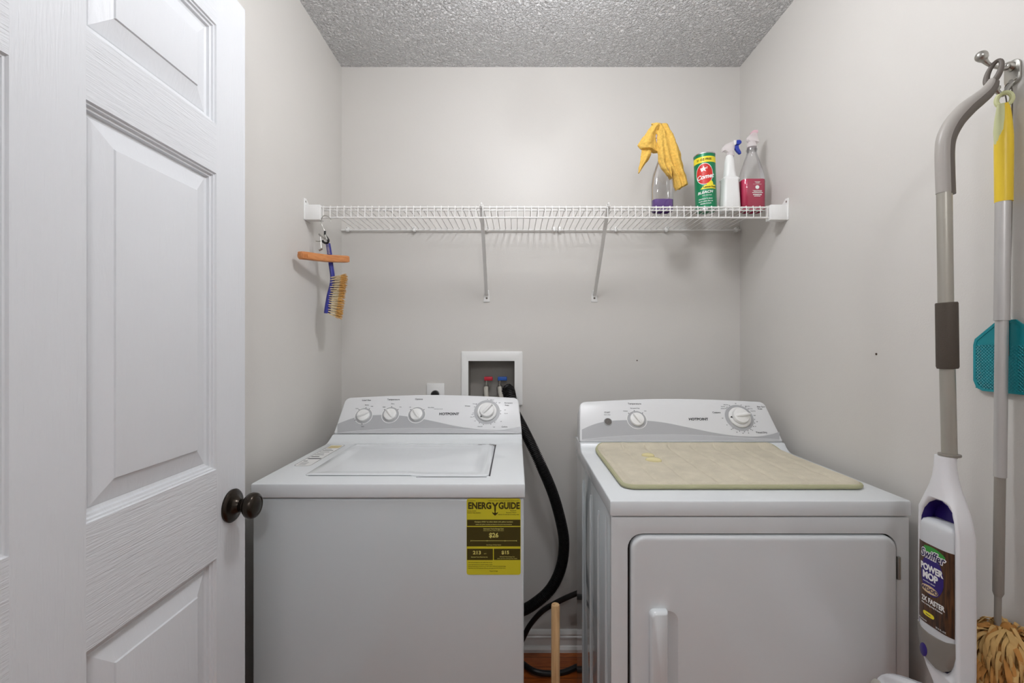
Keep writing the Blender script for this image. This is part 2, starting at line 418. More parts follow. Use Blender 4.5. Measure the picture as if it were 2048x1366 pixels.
m = MB(); m.lathe([(0.0001, 0.02), (0.012, 0.0205), (0.0125, 0.024), (0.0105, 0.0255), (0.0105, 0.029), (0.013, 0.0305), (0.021, 0.0335), (0.0265, 0.039), (0.0285, 0.046), (0.0275, 0.053), (0.0245, 0.057), (0.0205, 0.0585), (0.0195, 0.0575), (0.017, 0.0585), (0.010, 0.0605), (0.0001, 0.061)], rot_to((1, 0, 0), kc), 40)
m.build('knob_ball', 'bronze', kn)
# door jamb the door is hung on
m = MB(); m.box(XL, XD - DT - 0.002, yH - 0.12, yH - 0.003, 0, ZC); struct(m.build('trim_1', 'trim'))
m = MB(); m.box(XD - DT - 0.002, XD - 0.004, yH - 0.12, yH - 0.004, 0, ZC, bev=0.002); struct(m.build('trim_2', 'trim'))

# ================================================================ WASHER AND DRYER
SLOPE = (0.078, 0.118)
sl = Vector((0, SLOPE[0], SLOPE[1])).normalized(); nl = Vector((0, -sl.z, sl.y))
W = 0.686
def arc_outline(x0, x1, ti, hh, rise, rc):
    """console face outline in (x, up-slope): narrower and arched at the top with round corners"""
    pts = [(x0, 0), (x1, 0)]
    a0, a1 = x0 + ti[0], x1 - ti[1]
    for k in range(9):                               # right corner
        a = k / 8 * PI / 2
        pts.append((a1 - rc + rc * math.cos(a), hh - rc + rc * math.sin(a)))
    for k in range(1, 24):
        u = k / 24; pts.append((a1 - rc + (a0 - a1 + 2 * rc) * u, hh + rise * math.sin(PI * u)))
    for k in range(9):
        a = PI / 2 + k / 8 * PI / 2
        pts.append((a0 + rc + rc * math.cos(a), hh - rc + rc * math.sin(a)))
    return pts

def appliance(t, ox, oy, zt, ins, tins, hh):
    O = Vector((ox, oy, zt))
    def L(x, y, z): return O + Vector((x, y, z))
    # cabinet
    # top panel with the upswept rear
    prof = [(0.0, -0.036), (0.0, -0.005), (0.0015, -0.0015), (0.005, 0.0), (0.445, 0.0), (0.458, 0.002), (0.468, 0.007), (0.478, 0.015), (0.487, 0.026), (0.494, 0.026), (0.60, 0.026), (0.60, -0.036)]
    rings = []
    for sx in (0, 1):
        r = []
        for y, z in prof:
            q = max(0, min(1, z / 0.026)) if y > 0.4 else 0
            r.append(L((ins[0] * q if sx == 0 else W - ins[1] * q), y, z))
        rings.append(r)
    m = MB(); m.loft(rings, bev=0.004, seg=3, ang=50)
    top = m.build('top_panel', 'enamel', t, ang=30)
    # console
    fo = L(0, 0.497, 0.029)
    def CF(x, s, d): return fo + Vector((x, 0, 0)) + sl * s + nl * d
    out = arc_outline(ins[0], W - ins[1], tins, hh, 0.012, 0.022)
    m = MB(); m.prism(out, CF, -0.075, 0.0, bev=0.005, seg=3)
    con = m.build('control_console', 'console', t)
    inn = arc_outline(ins[0] + 0.004, W - ins[1] - 0.004, tins, hh - 0.004, 0.012, 0.02)
    return top, con, fo, CF, L

def on_face(fo, pts, d=0.0006):
    return [hit(x, y, fo + nl * d, nl) for x, y in pts]
def swoosh(con, fo, c2p, upper, lower, bottom, name='grey_band'):
    """printed wave: dark band between upper and lower curves, lighter band below"""
    def curve(tab, x): return lerp_tab(tab, x)
    m = MB(); xs = [upper[0][0] + (upper[-1][0] - upper[0][0]) * k / 60 for k in range(61)]
    def sm(tab):                                         # smooth the table
        sp = spline([(a, b, 0) for a, b in tab], 6); return [(p.x, p.y) for p in sp]
    U, Lw = sm(upper), sm(lower)
    for mi, A, B in ((0, U, Lw), (1, Lw, bottom)):
        for a, b in zip(xs, xs[1:]):
            ya, yb, yc, yd = curve(A, a), curve(A, b), curve(B, b), curve(B, a)
            if mi == 1: ya += 3.5; yb += 3.5
            if mi == 0 and (ya > yd or yb > yc): continue
            if mi == 1 and (ya >= yd or yb >= yc): continue
            t = bmesh.new(); t.faces.new([t.verts.new(p) for p in on_face(fo, [c2p(a, ya), c2p(b, yb), c2p(b, yc), c2p(a, yd)], 0.0004)]); m.add(t, mi=mi)
    bmesh.ops.remove_doubles(m.bm, verts=m.bm.verts, dist=1e-6); bmesh.ops.recalc_face_normals(m.bm, faces=m.bm.faces)
    return m.build(name, ['swoosh', 'swoosh2'], con)
def small_knob(t, c, ang, ring_r, r, h=0.017):
    """dial: white outline ring, grey ring, round knob with a finger ridge"""
    R = frame(c, (1, 0, 0), sl)
    m = MB()
    m.lathe([(0.0001, 0.0006), (ring_r, 0.0006), (ring_r, 0.0010), (0.0001, 0.0010)], R, 40)
    ringo = m.build('dial_ring', 'swoosh', t)
    m = MB(); m.lathe([(ring_r - 0.0001, 0.0004), (ring_r + 0.0018, 0.0004), (ring_r + 0.0018, 0.0009), (ring_r, 0.0009)], R, 40); m.build('dial_outline', 'wprint', ringo)
    m = MB(); m.lathe([(0.0001, 0.001), (r, 0.001), (r * 1.0, h * 0.35), (r * 0.93, h * 0.6), (r * 0.8, h * 0.68), (0.0001, h * 0.7)], R, 36)
    Rk = R @ Matrix.Rotation(ang, 4, 'Z')
    secs = []
    for u, wd, hz in ((-0.95, 0.10, 0.62), (-0.7, 0.30, 0.95), (0, 0.34, 1.1), (0.6, 0.26, 1.12), (0.93, 0.12, 1.0), (1.02, 0.06, 0.5)):
        secs.append([Rk @ Vector((u * r, a * wd * r, b)) for a, b in ((-1, h * 0.4), (-0.45, h * hz * 0.93), (0, h * hz), (0.45, h * hz * 0.93), (1, h * 0.4))])
    m.loft(secs)
    k = m.build('knob', 'white', t)
    return k
def big_knob(t, c, ang, ring_r, rs, r):
    R = frame(c, (1, 0, 0), sl)
    m = MB(); m.lathe([(0.0001, 0.0006), (ring_r, 0.0006), (ring_r, 0.0010), (0.0001, 0.0010)], R, 48); m.build('dial_ring', 'swoosh', t)
    m = MB(); m.lathe([(0.0001, 0.001), (rs, 0.001), (rs, 0.006), (rs - 0.003, 0.009), (r + 0.003, 0.0095), (r + 0.001, 0.0085), (0.0001, 0.0085)], R, 48); sk = m.build('dial_skirt', 'white', t)
    Rm = R @ Matrix.Rotation(ang + PI, 4, 'Z')
    m = MB(); m.prism([(rs - 0.002, 0), (r + 0.0015, 0.004), (r + 0.0015, -0.004)], lambda u, v, w_: Rm @ Vector((u, v, w_)), 0.0088, 0.0100); m.build('pointer_mark', 'blackink', sk)
    m = MB(); m.lathe([(0.0001, 0.009), (r, 0.009), (r, 0.016), (r * 0.93, 0.021), (r * 0.75, 0.023), (0.0001, 0.0235)], R, 40)
    Rk = R @ Matrix.Rotation(ang, 4, 'Z'); secs = []
    for u, wd, hz in ((-0.9, 0.12, 0.020), (-0.6, 0.34, 0.028), (0, 0.40, 0.032), (0.6, 0.34, 0.034), (0.98, 0.16, 0.032), (1.12, 0.08, 0.016)):
        secs.append([Rk @ Vector((u * r, a * wd * r, b)) for a, b in ((-1, 0.012), (-0.45, hz * 0.95), (0, hz), (0.45, hz * 0.95), (1, 0.012))])
    m.loft(secs); m.build('knob', 'white', t)
def face_text(m, fo, px, py, s, size, bold=0.0, sx=1.0, mi=0, align='CENTER'):
    c = hit(px, py, fo + nl * 0.0008, nl)
    m.text(s, frame(c, (1, 0, 0), sl), size, bold=bold, sx=sx, mi=mi, align=align)
def dots(m, c, angs, rr, r=0.0016):
    R = frame(c, (1, 0, 0), sl)
    for a in angs:
        q = Matrix.Translation((rr * math.cos(a), rr * math.sin(a), 0.001)); m.lathe([(0.0001, 0), (r, 0), (r, 0.0004), (0.0001, 0.0004)], R @ q, 8)

# ---- washer
wx, wy, wz = -0.662, 1.135, 0.929
washer = thing('washing_machine', 'white top-loading washing machine with a yellow energy sticker on its front', 'washing machine', (wx + W / 2, wy + 0.32, 0))
top, con, fo, CF, L = appliance(washer, wx, wy, wz, (0.009, 0.001), (0.013, 0.010), 0.143)
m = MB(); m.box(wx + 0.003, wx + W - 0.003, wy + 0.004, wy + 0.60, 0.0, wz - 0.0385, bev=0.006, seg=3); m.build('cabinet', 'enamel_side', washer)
# lid: shallow dished panel with a finger scoop at the front right
lx0, lx1, ly0, ly1 = -0.558, -0.0715, 1.205, 1.578
lid_out = []
fr = [(lx0 + 0.004, ly0), (-0.28, ly0), (-0.262, ly0 - 0.007), (-0.235, ly0 - 0.012), (-0.10, ly0 - 0.012), (lx1 - 0.006, ly0 - 0.008), (lx1, ly0)]
lid_out = [(lx0, ly0 + 0.006)] + fr + [(lx1, ly1), (lx0, ly1)]
n_l = len(lid_out)
def inset(out, d):
    cx, cy = (lx0 + lx1) / 2, (ly0 + ly1) / 2; hx, hy = (lx1 - lx0) / 2, (ly1 - ly0) / 2
    return [(cx + (x - cx) * (1 - d / hx), cy + (y - cy) * (1 - d / hy)) for x, y in out]
m = MB()
rings = []
for d, z in ((0, -0.001), (0, 0.0022), (0.0015, 0.0034), (0.016, 0.0034), (0.022, 0.0026), (0.034, 0.0004), (0.05, 0.0002), (0.14, 0.0009)):
    rings.append([Vector((x, y, wz + z + (0.0001))) for x, y in inset(lid_out, d)])
m.loft(rings)
lid = m.build('lid', 'enamel', washer, ang=50)
m = MB(); m.box(lx1 + 0.0008, lx1 + 0.0048, ly0 - 0.004, ly1 - 0.004, wz - 0.001, wz + 0.0006); m.box(lx0 + 0.01, -0.27, ly0 - 0.0022, ly0 - 0.0004, wz - 0.001, wz + 0.0005)
m.box(-0.26, lx1 - 0.004, ly0 - 0.0145, ly0 - 0.0125, wz - 0.001, wz + 0.0005)
m.build('lid_gap_shade', 'ink', washer)  # dark strips stand in for the shade in the gaps round the lid
m = MB()
for px, py, a, b in ((960, 889, 0.011, 0.0035), (968, 888.5, 0.008, 0.002), (985, 889.5, 0.013, 0.004), (989, 891.5, 0.007, 0.006), (980, 888, 0.005, 0.003)):
    c = hit(px, py, (0, 0, wz + 0.0038), Vector((0, 0, 1)))
    m.poly([c + Vector((a * math.cos(k) * random.uniform(.6, 1), b * math.sin(k) * random.uniform(.6, 1), 0)) for k in [i * PI / 5 for i in range(10)]])
m.build('rust_spot', 'rust', washer)
# instruction strip left of the lid
sx0, sx1, sy0, sy1 = -0.637, -0.587, 1.30, 1.575
Fz = lambda dz_: (lambda u, v, w_: Vector((u, v, wz + dz_ + w_)))
m = MB(); m.prism(rrect(sx0, sx1, sy0, sy1, 0.012), Fz(0), 0.0001, 0.0005); st = m.build('instruction_label', 'white', washer)
m = MB(); m.ring(rrect(sx0 + 0.0005, sx1 - 0.0005, sy0 + 0.0005, sy1 - 0.0005, 0.012), rrect(sx0 + 0.002, sx1 - 0.002, sy0 + 0.002, sy1 - 0.002, 0.011), Fz(0), 0.0005, 0.0007)
for k, (y, wd, h_) in enumerate(((1.352, .012, .006), (1.378, .040, .010), (1.404, .024, .007), (1.428, .028, .004), (1.446, .022, .004), (1.466, .030, .004), (1.486, .034, .006), (1.505, .022, .004))):
    m.box(sx0 + 0.006, sx0 + 0.006 + wd, y, y + h_, wz + 0.0005, wz + 0.0007)
for y in [1.314 + 0.006 * k for k in range(5)]: m.box(sx0 + 0.008, sx0 + 0.03, y, y + 0.0012, wz + 0.0005, wz + 0.0007)
m.build('printed_text', 'ink', st)
m = MB(); m.box(sx0 + 0.006, sx1 - 0.006, 1.522, 1.560, wz + 0.0005, wz + 0.0007); m.build('printed_picture', 'picture', st)
# energy sticker
ex0, ex1 = (933 - CX) / F * wy, (1041.5 - CX) / F * wy
ez1, ez0 = H + (CY - 998) / F * wy, H + (CY - 1151) / F * wy
ye = wy + 0.004
m = MB(); m.prism(rrect(ex0, ex1, ez0, ez1, 0.006), lambda u, v, w_: Vector((u, ye - w_, v)), 0.0, 0.0005); eg = m.build('energy_label', 'eg', washer)
eg['label'] = 'yellow energy guide sticker with black print'
def ep(cx, cy): return (ex0 + (cx - 110) / (970 - 110) * (ex1 - ex0), ez1 - (cy - 62) / (1290 - 62) * (ez1 - ez0))   # from the close-up
def ebox(m, a, b, c, d, w0, w1, mi=0):
    x0, z1 = ep(a, b); x1, z0 = ep(c, d); m.box(x0, x1, ye - w1, ye - w0, z0, z1, mi=mi)
def etext(m, cx, cy, s, size, bold=0, sx=1.0, mi=0, align='CENTER', d=0.0007):
    x, z = ep(cx, cy); m.text(s, frame((x, ye - d, z), (1, 0, 0), (0, 0, 1)), size, bold=bold, sx=sx, mi=mi, align=align)
m = MB()
for b in ((118, 402, 963, 503), (112, 520, 965, 832), (118, 870, 528, 1052), (543, 870, 963, 1050)): ebox(m, *b, 0.0005, 0.0007)
etext(m, 318, 182, 'ENERG', 0.0225, 0.04, 0.84); etext(m, 562, 200, 'Y', 0.027, 0.04, 0.85); etext(m, 785, 182, 'GUIDE', 0.0225, 0.04, 0.80)
x, z = ep(562, 300); 
m.box(x - 0.0014, x + 0.0014, ye - 0.0008, ye - 0.0005, z - 0.002, z + 0.016)
m.poly([Vector((x + a, ye - 0.0008, z + b)) for a, b in ((-0.0075, 0.004), (-0.006, -0.001), (0, -0.006), (0.006, -0.001), (0.0075, 0.004), (0.0035, 0.001), (0, 0.001), (-0.0035, 0.001))])
etext(m, 190, 98, 'U.S. Government', 0.0028, 0.01); etext(m, 700, 98, 'Federal law prohibits removal of this label before consumer purchase', 0.0027, 0.01)
etext(m, 120, 262, 'Clothes Washer', 0.0034, 0.01, align='LEFT'); etext(m, 120, 291, 'Capacity Class: Standard', 0.0034, 0.01, align='LEFT')
etext(m, 850, 257, 'Residential', 0.0034, 0.01); etext(m, 820, 288, 'Automatic Washer', 0.0034, 0.01); etext(m, 775, 318, 'Capacity: 3.5 cubic feet, top loading, white', 0.0031, 0.01)
for k, (y, s) in enumerate(((1092, 'Your cost will depend on your utility rates and use.'), (1124, 'Cost range based only on standard capacity models.'), (1152, 'Estimated operating cost based on six wash loads a week and a national average'), (1182, 'electricity cost of 8.65 cents per kWh and natural gas cost of $1.218 per therm.'))):
    etext(m, 135, y, s, 0.0029, 0.01, align='LEFT')
etext(m, 540, 1228, 'ftc.gov/energy', 0.0036, 0.01)
m.build('printed_ink', 'egdark', eg)
m = MB()
etext(m, 540, 437, 'Compare ONLY to other labels with yellow numbers', 0.0044, 0.015, d=0.0009); etext(m, 540, 478, 'Labels with yellow numbers are based on the same test procedures', 0.0033, 0.01, d=0.0009)
etext(m, 538, 549, 'Estimated Yearly Energy Cost', 0.0042, 0.015, d=0.0009); etext(m, 538, 578, '(when used with an electric water heater)', 0.003, 0.01, d=0.0009)
etext(m, 540, 655, '$26', 0.0155, 0.03, d=0.0009)
ebox(m, 175, 738, 905, 744, 0.0007, 0.0009)
for x_ in (175, 435, 720, 905): ebox(m, x_ - 2, 730, x_ + 2, 755, 0.0007, 0.0009)
etext(m, 540, 808, 'Cost Range of Similar Models', 0.0031, 0.01, d=0.0009)
etext(m, 275, 935, '213', 0.012, 0.03, 1.15, d=0.0009); etext(m, 405, 950, 'kWh', 0.003, 0, d=0.0009); etext(m, 725, 932, '$15', 0.0115, 0.03, 1.1, d=0.0009)
etext(m, 312, 1003, 'Estimated Yearly Electricity Use', 0.0032, 0.01, d=0.0009); etext(m, 755, 999, 'Estimated Yearly Energy Cost', 0.0031, 0.01, d=0.0009); etext(m, 755, 1028, '(when used with a natural gas water heater)', 0.0028, 0.01, d=0.0009)
m.build('printed_figures', 'eglight', eg)
# console print
c5 = lambda x, y: (640 + x / 4.268, 680 + y / 4.268)
swoosh(con, fo, c5, [(148, 716), (220, 688), (300, 662), (400, 646), (520, 640), (640, 642), (740, 652), (880, 675), (1000, 700), (1150, 733), (1300, 756), (1450, 768), (1560, 766), (1650, 750), (1718, 736)],
       [(136, 792), (300, 776), (500, 760), (700, 752), (860, 750), (1050, 752), (1300, 763), (1500, 776), (1722, 790)], [(130, 797), (1725, 797)])
m = MB()
face_text(m, fo, 898, 828, 'HOTPOINT', 0.0135, 0.03, 1.05)
m.build('printed_logo', 'blackink', con)
m = MB()
for x, y, s, sz in ((733, 800.5, 'Load Size', 0.0088), (787, 799, 'Temperature', 0.0088), (838, 798.3, 'Options', 0.0088), (734, 810, 'Medium', 0.0048), (744, 812.5, 'Large', 0.0042), (714, 817, 'Small', 0.0048), (725.5, 853, 'Super', 0.0048), (785.5, 807.5, 'Warm', 0.0048), (768, 814, 'Cold', 0.0048), (801, 814, 'Hot', 0.0048), (820, 814.5, 'Off', 0.0048), (862, 815, 'Extra Rinse', 0.0048),
                    (935, 812, 'Whites', 0.0068), (1017, 806, 'Permanent', 0.0068), (1014, 810.5, 'Press', 0.0068), (1009, 853.5, 'Colors', 0.0075), (950, 807.5, 'Heavy Soil', 0.004), (985, 800, 'Regular', 0.004), (999, 805.5, 'Light', 0.004), (1010, 820, 'Off', 0.004), (1012, 827, 'Normal', 0.004), (945, 829, 'Soak', 0.004), (943, 834, 'Rinse', 0.004), (950, 842, 'Off', 0.004), (960, 853, 'Heavy Soil', 0.004), (988, 854, 'Light', 0.004), (1002, 843, 'Off', 0.004), (877, 818, 'Clean rinse at end of cycle', 0.003)):
    face_text(m, fo, x, y, s, sz, 0.008)
wk = [hit(727.3, 831.8, fo, nl), hit(780.8, 829.8, fo, nl), hit(833.3, 829.8, fo, nl)]
wb = hit(974, 824, fo, nl)
dots(m, wk[0], [PI / 2 - 0.1, PI * 0.73, PI * 1.18, PI * 1.5, PI * 0.33], 0.0325); dots(m, wk[1], [PI / 2, PI * 0.78, PI * 0.22], 0.0325); dots(m, wk[2], [PI * 0.78, PI * 0.22], 0.0325)
dots(m, wb, [PI * k for k in (0.42, 0.5, 0.27, 0.8, 0.87, 1.03, 1.12, 1.33, 1.43, 1.6, 1.7, 0.03, 1.95)], 0.051, 0.0014)
m.build('printed_text', 'ink', con)
for c, a in zip(wk, (0.42, 2.3, 2.25)): small_knob(washer, c, a, 0.0310, 0.0235)
big_knob(washer, wb, 0.82, 0.048, 0.036, 0.0265)

# ---- dryer
dx_, dy_, dzt = 0.216, 1.035, 0.921
dryer = thing('clothes_dryer', 'white front-loading dryer with a beige mat on top', 'dryer', (dx_ + W / 2, dy_ + 0.32, 0))
top, con, fo, CF, L = appliance(dryer, dx_, dy_, dzt, (0.0, 0.0), (0.010, 0.018), 0.149)
# cabinet with embossed uprights on its left side
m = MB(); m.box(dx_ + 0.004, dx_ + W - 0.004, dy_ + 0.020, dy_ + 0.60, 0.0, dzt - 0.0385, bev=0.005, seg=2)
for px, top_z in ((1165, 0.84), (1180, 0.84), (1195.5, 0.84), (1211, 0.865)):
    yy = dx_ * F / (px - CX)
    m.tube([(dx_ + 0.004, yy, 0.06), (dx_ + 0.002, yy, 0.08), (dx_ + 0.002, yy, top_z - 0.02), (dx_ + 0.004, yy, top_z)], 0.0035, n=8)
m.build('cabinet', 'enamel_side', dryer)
gx0, gx1, gz1, gz0 = (1256.5 - CX) / F * dy_, (1796.5 - CX) / F * dy_, H + (CY - 1069) / F * dy_, 0.17
outer = rrect(dx_ + 0.003, dx_ + W - 0.003, 0.0, dzt - 0.0385, 0.004, 6)
inner = rrect(gx0, gx1, gz0, gz1, 0.034, 6)
FY = lambda u, v, w_: Vector((u, dy_ + w_, v))
m = MB(); m.ring(outer, inner, FY, 0.004, 0.019, bev=0.0015); m.build('front_panel', 'enamel', dryer)
m = MB(); m.prism(rrect(gx0 - 0.004, gx1 + 0.004, gz0 - 0.004, gz1 + 0.004, 0.036), FY, 0.0165, 0.0198); m.build('dark_gap_seal', 'black', dryer)  # black seal sheet, put in to deepen the shade in the door gap
# door
m = MB()
ddo = [(0.0, 0.016), (0.0, 0.006), (0.0012, 0.002), (0.004, -0.0005), (0.008, -0.0015), (0.012, -0.0015)]
rings = []
for d, yv in ddo: rings.append([FY(u, v, yv) for u, v in rrect(gx0 + 0.0065 + d, gx1 - 0.0018 - d, gz0 + 0.003 + d, gz1 - 0.0035 - d, 0.032 - d * 0.9, 8)])
m.loft(rings)
ddoor = m.build('door', 'enamel', dryer, ang=50)
hx0_, hx1_, hzt = (1297 - CX) / F * dy_, (1333 - CX) / F * dy_, H + (CY - 1216) / F * dy_
m = MB()
rg = []
for d, yv in ((0, -0.001), (0, -0.010), (0.002, -0.016), (0.005, -0.019)): rg.append([FY(u, v, yv) for u, v in rrect(hx0_ + d, hx1_ - d, hzt - 0.24 + d, hzt - d, (0.012, 0.003, 0.003, 0.012), 6)])
m.loft(rg); hd = m.build('handle', 'enamel', ddoor, ang=50)
# finger scoop hollowed into the door beside the handle
cut = MB(); sg = []
for k, (u_, dpt) in enumerate(((1.0, -0.006), (1.0, -0.0014), (0.9, 0.002), (0.72, 0.006), (0.45, 0.0095), (0.1, 0.0105))):
    xa = hx1_ - 0.012; sg.append([FY(xa + (u - xa) * (u_ if u > xa else 1), hzt - 0.12 + (v - hzt + 0.12) * (0.6 + 0.4 * u_), dpt) for u, v in rrect(xa, hx1_ + 0.026, hzt - 0.234, hzt - 0.006, (0.003, 0.022, 0.022, 0.003), 8)])
cut.loft(sg); co = cut.build('cut', 'enamel', dryer)
bo_ = ddoor.modifiers.new('cut', 'BOOLEAN'); bo_.operation = 'DIFFERENCE'; bo_.object = co; bo_.solver = 'EXACT'
bpy.context.view_layer.update()
nm = bpy.data.meshes.new_from_object(ddoor.evaluated_get(bpy.context.evaluated_depsgraph_get()))
for f_ in nm.polygons: f_.use_smooth = f_.area < 0.004
nm.set_sharp_from_angle(angle=math.radians(40))
ddoor.modifiers.clear(); ddoor.data = nm; bpy.data.objects.remove(co)
for zc in (H + (CY - 1137) / F * dy_, 0.33):
    xh = gx1 + 0.001
    m = MB(); m.box(xh - 0.002, xh + 0.005, dy_ - 0.001, dy_ + 0.005, zc - 0.026, zc + 0.026, bev=0.001)
    m.tube([(xh + 0.0005, dy_ - 0.0015, zc - 0.024), (xh + 0.0005, dy_ - 0.0015, zc + 0.024)], 0.0022, n=8)
    m.build('hinge', 'steel', dryer)
c6 = lambda x, y: (1140 + x / 4.452, 780 + y / 4.452)
swoosh(con, fo, c6, [(106, 352), (180, 318), (260, 292), (360, 275), (480, 269), (600, 270), (720, 276), (850, 292), (1000, 322), (1150, 354), (1300, 384), (1450, 405), (1600, 414), (1700, 411), (1790, 395), (1866, 372)],
       [(106, 440), (300, 420), (500, 405), (700, 397), (900, 395), (1100, 399), (1300, 408), (1550, 424), (1884, 440)], [(100, 447), (1890, 447)])
m = MB(); face_text(m, fo, 1397, 838.5, 'HOTPOINT', 0.0125, 0.03, 1.05); m.build('printed_logo', 'blackink', con)
m = MB()
for x, y, s, sz in ((1214.5, 825, 'START', 0.0072), (1214.5, 829.5, 'Push to Start', 0.0042), (1269, 807.5, 'Temperature', 0.0088), (1270, 816.5, 'Permanent Press', 0.0048), (1251, 822, 'Cottons', 0.0046), (1290.5, 821.8, 'Low', 0.0046),
                    (1433, 825, 'Cottons', 0.0085), (1522, 813.5, 'Easy Care', 0.0068), (1520, 817.8, 'Press', 0.0068), (1523, 865, 'Timed Dry', 0.0085), (1452, 809.5, 'More Dry', 0.004), (1446, 813, 'Less Dry', 0.004), (1446, 817, 'Delicates', 0.004), (1471, 807, 'Off', 0.004), (1495, 812.5, 'More Dry', 0.004), (1501, 817.5, 'Less Dry', 0.004), (1506, 822, 'Damp Dry', 0.004), (1509, 831, 'Fluff', 0.004), (1514, 843.5, 'Off', 0.004), (1511, 853, '10', 0.004), (1505, 860.5, '20', 0.004), (1497, 866, '30', 0.004), (1486, 866.5, '40', 0.004), (1474, 864.5, '50', 0.004), (1463, 858.5, '60', 0.004), (1454, 850, '70', 0.004), (1445, 836.5, 'Off', 0.004)):
    face_text(m, fo, x, y, s, sz, 0.008)
kd = hit(1273.6, 839.5, fo, nl); kb = hit(1478.5, 835.5, fo, nl)
dots(m, kd, [PI * 0.54, PI * 0.76, PI * 0.26], 0.0345); dots(m, kb, [PI * k for k in (0.64, 0.72, 0.76, 0.38, 0.28, 0.22, 1.96, 1.87, 1.78, 1.68, 1.6, 1.52, 1.42, 1.28)], 0.0515, 0.0014)
m.build('printed_text', 'ink', con)
small_knob(dryer, kd, 2.15, 0.0330, 0.0245); big_knob(dryer, kb, 0.05, 0.0485, 0.0375, 0.0275)
c = hit(1216, 844, fo, nl)
m = MB(); m.lathe([(0.0001, 0.0005), (0.0145, 0.0005), (0.0145, 0.002), (0.0135, 0.003), (0.0001, 0.003)], frame(c, (1, 0, 0), sl), 28)
sb = m.build('start_button', 'swoosh', dryer)
m = MB(); R = frame(c, (1, 0, 0), sl)
for i in range(-5, 6):
    hw = math.sqrt(max(0, 0.0122 ** 2 - (i * 0.0022) ** 2))
    m.tube([R @ Vector((i * 0.0022, -hw, 0.0032)), R @ Vector((i * 0.0022, hw, 0.0032))], 0.0006, n=5); m.tube([R @ Vector((-hw, i * 0.0022, 0.0032)), R @ Vector((hw, i * 0.0022, 0.0032))], 0.0006, n=5)
m.build('button_grid', 'gripdark', sb)

# ================================================================ MAT ON THE DRYER
mx0, mx1, my0, my1, mt = 0.266, 0.862, 1.114, 1.518, 0.0165
def mat_z(y): return dzt + 0.0006 + lerp_tab([(0, 0), (1.475, 0), (1.492, 0.003), (1.503, 0.008), (1.515, 0.016), (1.53, 0.024)], y)
m = MB(); NX, NY = 150, 84
base = rrect(mx0, mx1, my0, my1, 0.028, 8)
grid = bmesh.new(); vs = {}
def sdf(x, y, r=0.028):
    cx, cy = (mx0 + mx1) / 2, (my0 + my1) / 2
    qx, qy = abs(x - cx) - (mx1 - mx0) / 2 + r, abs(y - cy) - (my1 - my0) / 2 + r
    return math.hypot(max(qx, 0), max(qy, 0)) + min(max(qx, qy), 0) - r
for i in range(NX + 1):
    for j in range(NY + 1):
        u, v = i / NX * 2 - 1, j / NY * 2 - 1
        # square to rounded square: pull corners in
        x, y = (mx0 + mx1) / 2 + u * (mx1 - mx0) / 2, (my0 + my1) / 2 + v * (my1 - my0) / 2
        d = sdf(x, y)
        if d > 0:
            cx = max(min(x, mx1 - 0.028), mx0 + 0.028); cy = max(min(y, my1 - 0.028), my0 + 0.028)
            q = Vector((x - cx, y - cy)).normalized() * 0.028; x, y = cx + q.x, cy + q.y; d = 0
        e = min(1, -d / 0.012)
        z = 0.003 + (mt - 0.003) * math.sqrt(max(0, 1 - (1 - e) ** 2))
        g = (x - 0.355 + 0.0375) % 0.075 - 0.0375
        z -= 0.0055 * math.exp(-(g / 0.0055) ** 2) * min(1, max(0, (-d - 0.006) / 0.01))
        z -= 0.0022 * math.exp(-((-d - 0.0075) / 0.0016) ** 2)
        z += 0.0022 * noise.noise(Vector((x * 22, y * 22, 3))) * e
        vs[i, j] = grid.verts.new((x, y, mat_z(y) + z))
for i in range(NX):
    for j in range(NY):
        try: grid.faces.new((vs[i, j], vs[i + 1, j], vs[i + 1, j + 1], vs[i, j + 1]))
        except ValueError: pass
m.add(grid)
rug = thing('bath_mat', 'beige quilted bath mat lying on top of the dryer', 'mat', ((mx0 + mx1) / 2, (my0 + my1) / 2, dzt))
m.build('pile', 'mat', rug, ang=80)
m = MB()
bo = [Vector((x, y, mat_z(y) + 0.0060)) for x, y in rrect(mx0 + 0.0015, mx1 - 0.0015, my0 + 0.0015, my1 - 0.0015, 0.0275, 8)]
dense = []
for a, b in zip(bo, bo[1:] + bo[:1]):
    k_ = max(1, int((b - a).length / 0.012))
    for q in range(k_):
        p = a.lerp(b, q / k_); p.z = mat_z(p.y) + 0.0062; dense.append(p)
m.tube(dense, 0.0058, n=8, closed=True); m.build('edge_binding', 'matedge', rug)
def blob(px, py, a, b, lab, tilt):
    c = hit(px, py, (0, 0, dzt + mt + 0.0006), Vector((0, 0, 1)))
    m = MB(); rg = []
    for s_, hz in ((1.0, -0.001), (1.0, 0.002), (0.93, 0.0048), (0.75, 0.0072), (0.4, 0.0090), (0.08, 0.0096)):
        rg.append([c + Vector(((a * math.cos(k) * math.cos(tilt) - b * math.sin(k) * math.sin(tilt)) * s_, (a * math.cos(k) * math.sin(tilt) + b * math.sin(k) * math.cos(tilt)) * s_, hz)) for k in [i * PI / 14 for i in range(28)]])
    m.loft(rg); tag(m.build('gel_drop', 'gel', org=c), lab, 'gel drop')
blob(1307, 921, 0.023, 0.0185, 'larger clear yellowish drop of gel on the beige mat', -0.35)
blob(1296, 912, 0.019, 0.013, 'smaller clear yellowish drop of gel behind the larger one on the mat', -0.35)

